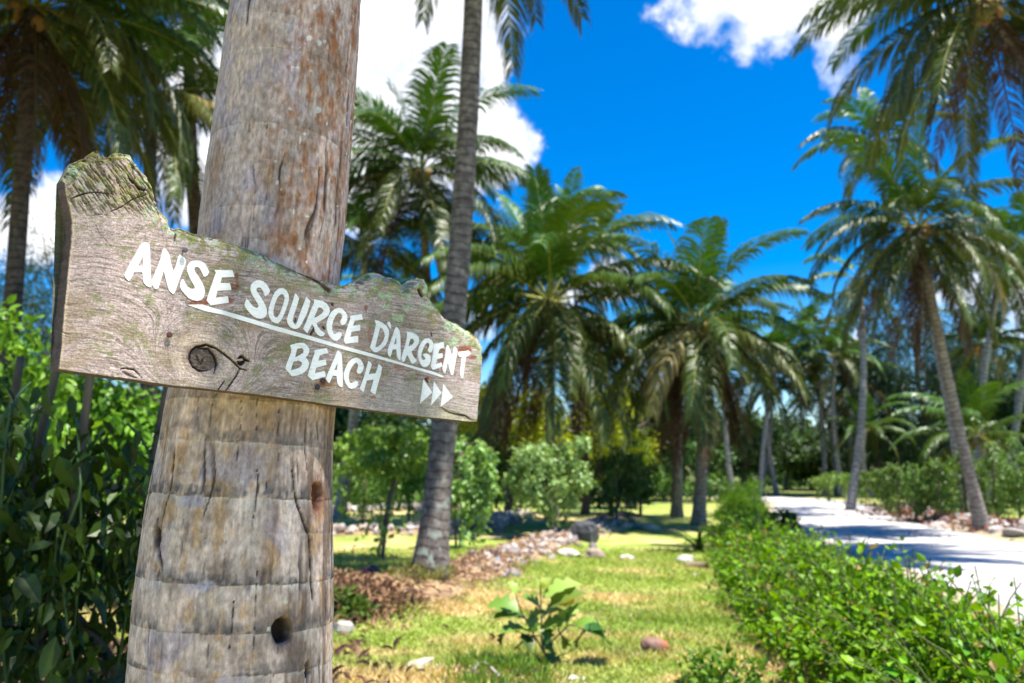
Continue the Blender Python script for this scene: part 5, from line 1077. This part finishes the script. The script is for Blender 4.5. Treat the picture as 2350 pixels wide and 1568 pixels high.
tree('low leafy tree right of the road end', 1880, 60, 1015, 8, 510, *MD)
tree('dark tree behind the grey verge palm', 1960, 56, 985, 8, 511, *DK)
tree('tall feathery casuarina between the verge palm and curved palm', 2010, 48, 800, 5.2, 512, *CS, n=7500, size=.42, kind='casuarina_tree', feather=True)
tree('tallest feathery casuarina behind the curved trunk', 2130, 44, 700, 6.5, 513, *CS, n=10500, size=.42, kind='casuarina_tree', feather=True)
tree('broad feathery casuarina right of the curved trunk', 2230, 46, 800, 6.0, 514, *CS, n=8000, size=.42, kind='casuarina_tree', feather=True)
tree('dark dense tree at the right border behind the vines', 2330, 40, 860, 6.0, 515, *DK, n=6500)
tree('dark tree filling in under the casuarinas', 2160, 50, 950, 10, 516, *DK)
tree('dark tree filling in low behind the fifth vine column', 2280, 50, 960, 9, 517, *DK)
tree('thin bluish casuarina at the left edge beside the bare trunk', 100, 34, 520, 5, 518, *CS, n=4200, size=.4, kind='casuarina_tree', feather=True)
tree('second thin casuarina cut by the left border', -30, 36, 600, 5, 519, *CS, n=3600, size=.4, kind='casuarina_tree', feather=True)
tree('dark broadleaf tree hidden low behind the left vines', 150, 30, 850, 7, 520, *DK)
tree('dark broadleaf tree behind the near trunk', 480, 34, 880, 9, 521, *DK)
tree('dark broadleaf tree glimpsed under the board', 690, 36, 900, 8, 522, *DK)
g = np.random.default_rng(540); B = Bag(); k = 0
while k < 150:
    D = 27 + 22 * g.random(); x = (g.random() * 2 - 1) * D * .68
    if road_d(np.array([x]), np.array([D]))[0] < 3.2 or (1.2 < x < 9 and D < 36): continue
    k += 1; hh_ = .7 + .9 * g.random(); P, d = ellipsoid_pts(190, (x, D, hh_ * .45), (1.3, .8, hh_ * .55), g, clump=.35, nclump=14); V, F, c = leaves_mesh(P, .17 * np.ones(190), g, (0.05, 0.13, 0.015), (0.15, 0.27, 0.045), shape='d', outward=d, aspect=.6); B.add(V, F, c)
put('undergrowth', B.mesh('undergrowth', M_LEAF, False), kind='stuff', label='low green undergrowth between the far palm trunks', category='undergrowth')
# far wood closing the horizon
g = np.random.default_rng(530); B = Bag()
for k in range(64):
    a = -1.15 + 2.3 * k / 63; D = 82 + 10 * g.random(); cx_, cy_ = math.sin(a) * D, math.cos(a) * D; hh_ = 6.5 + 3.5 * g.random() - (1.5 if .18 < a < .5 else 0)
    P, d = ellipsoid_pts(700, (cx_, cy_, hh_ * .5), (3.4, 2.5, hh_ * .5), g, clump=.3, nclump=22); V, F, c = leaves_mesh(P, .6 * np.ones(700), g, (0.022, 0.055, 0.014), (0.06, 0.11, 0.028), shape='d', outward=d, aspect=.7); B.add(V, F, c)
put('far_wood', B.mesh('far_wood', M_LEAF, False), kind='stuff', label='far wood closing the view behind the plantation', category='woodland')

# ------------------------------------------------------------------ stones, husks, coconuts
ROCKS = []
for i in range(8):
    V, F = lumpy(1.0, 600 + i, (1, .8, .62), .62, 9, 6, 1.15); V = V * np.random.default_rng(i).uniform(.88, 1.12, (len(V), 1)) if False else np.clip(V, [-.85, -.66, -.5], [.8, .7, .48]); ROCKS.append((V, F))
def rock_mesh(i, col): V, F = ROCKS[i % 8]; return np_mesh('stone', V, F, M_STONE, np.broadcast_to(np.array(col), (len(V), 3)), False)
RC = [rock_mesh(i, c) for i, c in enumerate(((0.40, 0.34, 0.31), (0.34, 0.28, 0.25), (0.50, 0.44, 0.40), (0.28, 0.22, 0.19), (0.46, 0.37, 0.31), (0.55, 0.50, 0.47), (0.22, 0.19, 0.18), (0.42, 0.33, 0.27)))]
def border(label, key, n, seed, s0=.07, s1=.14, wid=.30, cut=(0, 1), bias=0.0):
    g = np.random.default_rng(seed); pts = BORDERS[key]; o = thing('stone_border', label, 'stone border', (pts[0][0], pts[0][1], 0))
    sp = spline(pts, 200)
    for k in range(n):
        t = cut[0] + (cut[1] - cut[0]) * g.random(); p = sp[int(t * 199)]; x = p[0] + g.normal() * wid + bias; y = p[1] + g.normal() * wid; s = s0 + (s1 - s0) * g.random() ** 1.6
        put('stone', RC[g.integers(0, 8)], o, (x - pts[0][0], y - pts[0][1], float(gh(x, y)) + s * .22), (g.random() * .8, g.random() * .8, g.random() * 6.3), s)
border('curved border of pinkish rubble stones along the front vine row', 'front', 240, 611, .045, .11, wid=.24, cut=(.22, .8), bias=.25)
border('rubble border of the second vine row, left of the lichened palm', 'second', 250, 612, .08, .17, .32, cut=(.2, .95))
border('rubble border of the third vine row behind the pale trunk', 'third', 110, 613, .1, .2, .4, cut=(.3, 1))
border('rubble and roots along the foot of the right vine row', 'right', 170, 614, .08, .2, .45)
LOOSE = [('dark grey upright boulder at the end of the stone border', (1340, 1250), .30, 6, (0.075, 0.075, 0.08), (1, .9, 1.5)), ('pale rounded stone on the lawn in front of the border', (1306, 1281), .19, 5, (0.55, 0.49, 0.43), (1.2, 1, .8)),
         ('brown angular stone right of the pale rounded one', (1366, 1283), .20, 4, (0.38, 0.29, 0.22), (1, 1, 1.1)), ('small pale stone alone on the lawn', (1441, 1285), .14, 5, (0.55, 0.49, 0.42), (1.2, 1, .75)),
         ('tan stone, left one of the group by the shaded lawn corner', (1437, 1217), .20, 4, (0.45, 0.35, 0.26), (1.3, 1, .7)), ('tan stone, middle one of the group by the lawn corner', (1468, 1214), .17, 7, (0.42, 0.33, 0.26), (1.1, 1, .8)), ('long tan stone, right one of the group by the lawn corner', (1497, 1217), .24, 2, (0.46, 0.37, 0.29), (1.4, 1, .7)),
         ('white-topped stone beside the strap-leaved plant', (1573, 1292), .17, 5, (0.55, 0.50, 0.46), (1, 1, 1)), ('flat brown stone right of the white-topped one', (1603, 1302), .17, 3, (0.33, 0.24, 0.18), (1.6, 1, .5)), ('tiny grey stone below the white-topped one', (1597, 1322), .06, 1, (0.42, 0.36, 0.30), (1.2, 1, .7)),
         ('pale stone half sunk in grass near the bottom, left of the sapling', (962, 1534), .11, 5, (0.58, 0.50, 0.42), (1.4, 1, .75)), ('small white pebble beside the half-sunk stone', (1000, 1536), .04, 5, (0.60, 0.56, 0.50), (1, 1, 1)),
         ('white stone chip in the grass at the bottom centre', (1325, 1562), .06, 5, (0.60, 0.56, 0.50), (1.4, 1, .5)), ('pale stone behind the husk mound beside the near trunk', (787, 1455), .12, 2, (0.5, 0.44, 0.38), (1, 1, 1)),
         ('pinkish rock on the verge by the curved palm', (2150, 1212), .30, 4, (0.42, 0.34, 0.30), (1.5, 1, .6)), ('grey rock at the right border past the curved palm', (2330, 1235), .28, 1, (0.36, 0.31, 0.29), (1.3, 1, .7)), ('rock beneath the low husk heap by the grey verge palm', (1990, 1180), .30, 7, (0.34, 0.29, 0.27), (1.5, 1, .6))]
for lab, (px, py), s, i, c, sq in LOOSE:
    x, y, z = G(px, py); o = put('loose_stone', rock_mesh(i, c), None, (x, y, z + s * sq[2] * .28), (0.2, 0.1, px * .37), tuple(s * q for q in sq)); o['label'] = lab; o['category'] = 'stone'
def coconut_on_ground(lab, px, py, r, c, c2, rot):
    V, F = lumpy(r, 700 + px, (1.5, .95, .82), .12, 28, 18); t = sst(-.2 * r, 1.2 * r, V[:, 0])[:, None]; col = np.array(c) * (1 - t) + np.array(c2) * t
    x, y, z = G(px, py); o = put('coconut', np_mesh('coconut', V, F, M_HUSK, col), None, (x, y, z + r * .8), rot); o['label'] = lab; o['category'] = 'coconut'
coconut_on_ground('reddish-brown fallen coconut lying on the lawn near the hedge', 1503, 1503, .078, (0.22, 0.12, 0.09), (0.38, 0.13, 0.07), (0, .1, .2))
coconut_on_ground('ripe yellow coconut lying behind the young sapling', 1293, 1394, .085, (0.45, 0.22, 0.03), (0.60, 0.36, 0.04), (0, -.2, .1))
coconut_on_ground('old brown coconut on the husk mound beside the near trunk', 850, 1350, .10, (0.16, 0.06, 0.05), (0.22, 0.09, 0.07), (0, .1, 1.0))
# dead branch on the grass
p = spline([G(1065, 1572, .0), G(1100, 1548, .07), G(1135, 1560, .05), G(1180, 1600, .0)], 20); b0 = p[0].copy(); V, F, _ = tube(p - b0, np.linspace(.016, .009, 20), 8)
o = put('dead_branch', np_mesh('dead_branch', V, F, M_WOODSTEM, np.broadcast_to(np.array((0.36, 0.32, 0.30)), (len(V), 3))), None, tuple(b0)); o['label'] = 'bleached grey stick arched over the weeds at the bottom'; o['category'] = 'branch'
# small blue scrap
x, y, z = G(1142, 1312); V = np.array([(-.03, -.02, 0), (.035, -.015, .004), (.03, .03, .012), (-.02, .025, .01), (0, 0, .02)]) ; m_blue, nt, out = mat('blue_plastic'); p_ = N(nt, 'ShaderNodeBsdfPrincipled', {'Base Color': (.06, .25, .6, 1), 'Roughness': .4}); nt.links.new(p_.outputs[0], out.inputs[0])
o = put('plastic_scrap', np_mesh('scrap', V, np.array([(0, 1, 4), (1, 2, 4), (2, 3, 4), (3, 0, 4)]), m_blue), None, (x, y, z + .03)); o['label'] = 'tiny scrap of blue plastic lying at the foot of the border'; o['category'] = 'litter'
# husk and leaf litter heaps
def litter(label, pts, n, seed, size=.07, cols=((0.20, 0.11, 0.06), (0.44, 0.28, 0.15)), kind='leaf_litter', spread=.5):
    g = np.random.default_rng(seed); P = []
    for (x, y, r, k) in pts:
        q = g.normal(size=(int(n * k), 2)) * r; P.append(np.column_stack([x + q[:, 0], y + q[:, 1]]))
    P = np.vstack(P); P3 = np.column_stack([P, gh(P[:, 0], P[:, 1]) + .006 + .05 * g.random(len(P))])
    V, F, c = leaves_mesh(P3, size * np.ones(len(P3)), g, *cols, hangdir=.1, updir=.9, aspect=.35, shape='oval', fold=.5)
    o = put(kind, np_mesh(kind, V, F, M_DRY, c, False), kind='stuff', label=label, category='leaf litter')
litter('brown coconut husks and dead leaves heaped beside the near trunk', [(-2.0, 8.1, .42, 1.0), (-1.5, 8.4, .3, .4)], 2600, 801, .10)
litter('straw-coloured dead leaves along the front border', [(-.75, 9.8, .3, 1), (-.5, 10.8, .28, 1), (-.3, 12.0, .28, 1), (.1, 13.5, .3, 1), (.6, 15, .3, .8), (1.2, 17, .4, .6)], 260, 802, .08, ((0.34, 0.22, 0.11), (0.62, 0.44, 0.25)))
litter('brown leaf litter under the dark near vine', [(-2.9, 4.3, .8, 1), (-2.0, 3.9, .6, 1), (-3.4, 6.0, .9, .8), (-2.2, 5.6, .6, .6)], 2000, 803, .10, ((0.09, 0.05, 0.035), (0.26, 0.16, 0.10)))
litter('reddish dead fronds and leaves along the right verge', [(11.9, 16.5, .5, 1), (11.6, 19, .5, 1), (11.8, 22, .6, 1), (12.6, 25, .6, 1), (13.0, 27.5, .5, .8)], 700, 804, .16, ((0.20, 0.10, 0.06), (0.42, 0.24, 0.14)))
litter('few dry leaves blown onto the pale road', [(6.8, 8, 1.0, 1), (8.3, 17, 1.0, 1), (10, 24, 1.0, .6)], 60, 806, .09, ((0.20, 0.12, 0.06), (0.40, 0.27, 0.15)))
litter('dry leaves scattered over the lawn', [(0, 7, 1.6, 1), (1, 9, 1.6, 1)], 260, 805, .045, ((0.36, 0.24, 0.12), (0.60, 0.46, 0.28)))
# grass blades
g = np.random.default_rng(900); n = 170000
y = 4.2 + 10.5 * g.random(n) ** 1.7; x = (g.random(n) * 2 - 1) * (y * .62) ; x = np.clip(x, -7, 4.6)
gcol = ground_col(x, y); isg = (gcol[:, 1] > gcol[:, 0] * .715) & (road_d(x, y) > RW + .3); x, y, gcol = x[isg], y[isg], gcol[isg]; n = len(x)
hgt = (0.022 + 0.03 * g.random(n)) * (0.7 + 1.0 * sst(.45, .7, fbm(x * 1.2, y * 1.2, 905, 2))); a = g.random(n) * 6.28; w = .005 + .004 * g.random(n) + y * .0004
z = gh(x, y) + .004; lean_ = .7
P0 = np.stack([x - np.cos(a) * w, y - np.sin(a) * w, z], -1); P1 = np.stack([x + np.cos(a) * w, y + np.sin(a) * w, z], -1); P2 = np.stack([x + g.normal(size=n) * hgt * lean_, y + g.normal(size=n) * hgt * lean_, z + hgt], -1)
cg = gcol * (0.75 + 0.6 * g.random((n, 1))); cg = np.repeat(cg, 3, 0)
put('grass', np_mesh('grass', np.stack([P0, P1, P2], 1).reshape(-1, 3), np.arange(3 * n).reshape(-1, 3), M_GRASS, cg, False), kind='stuff', label='short sunlit yellow-green lawn grass', category='grass')
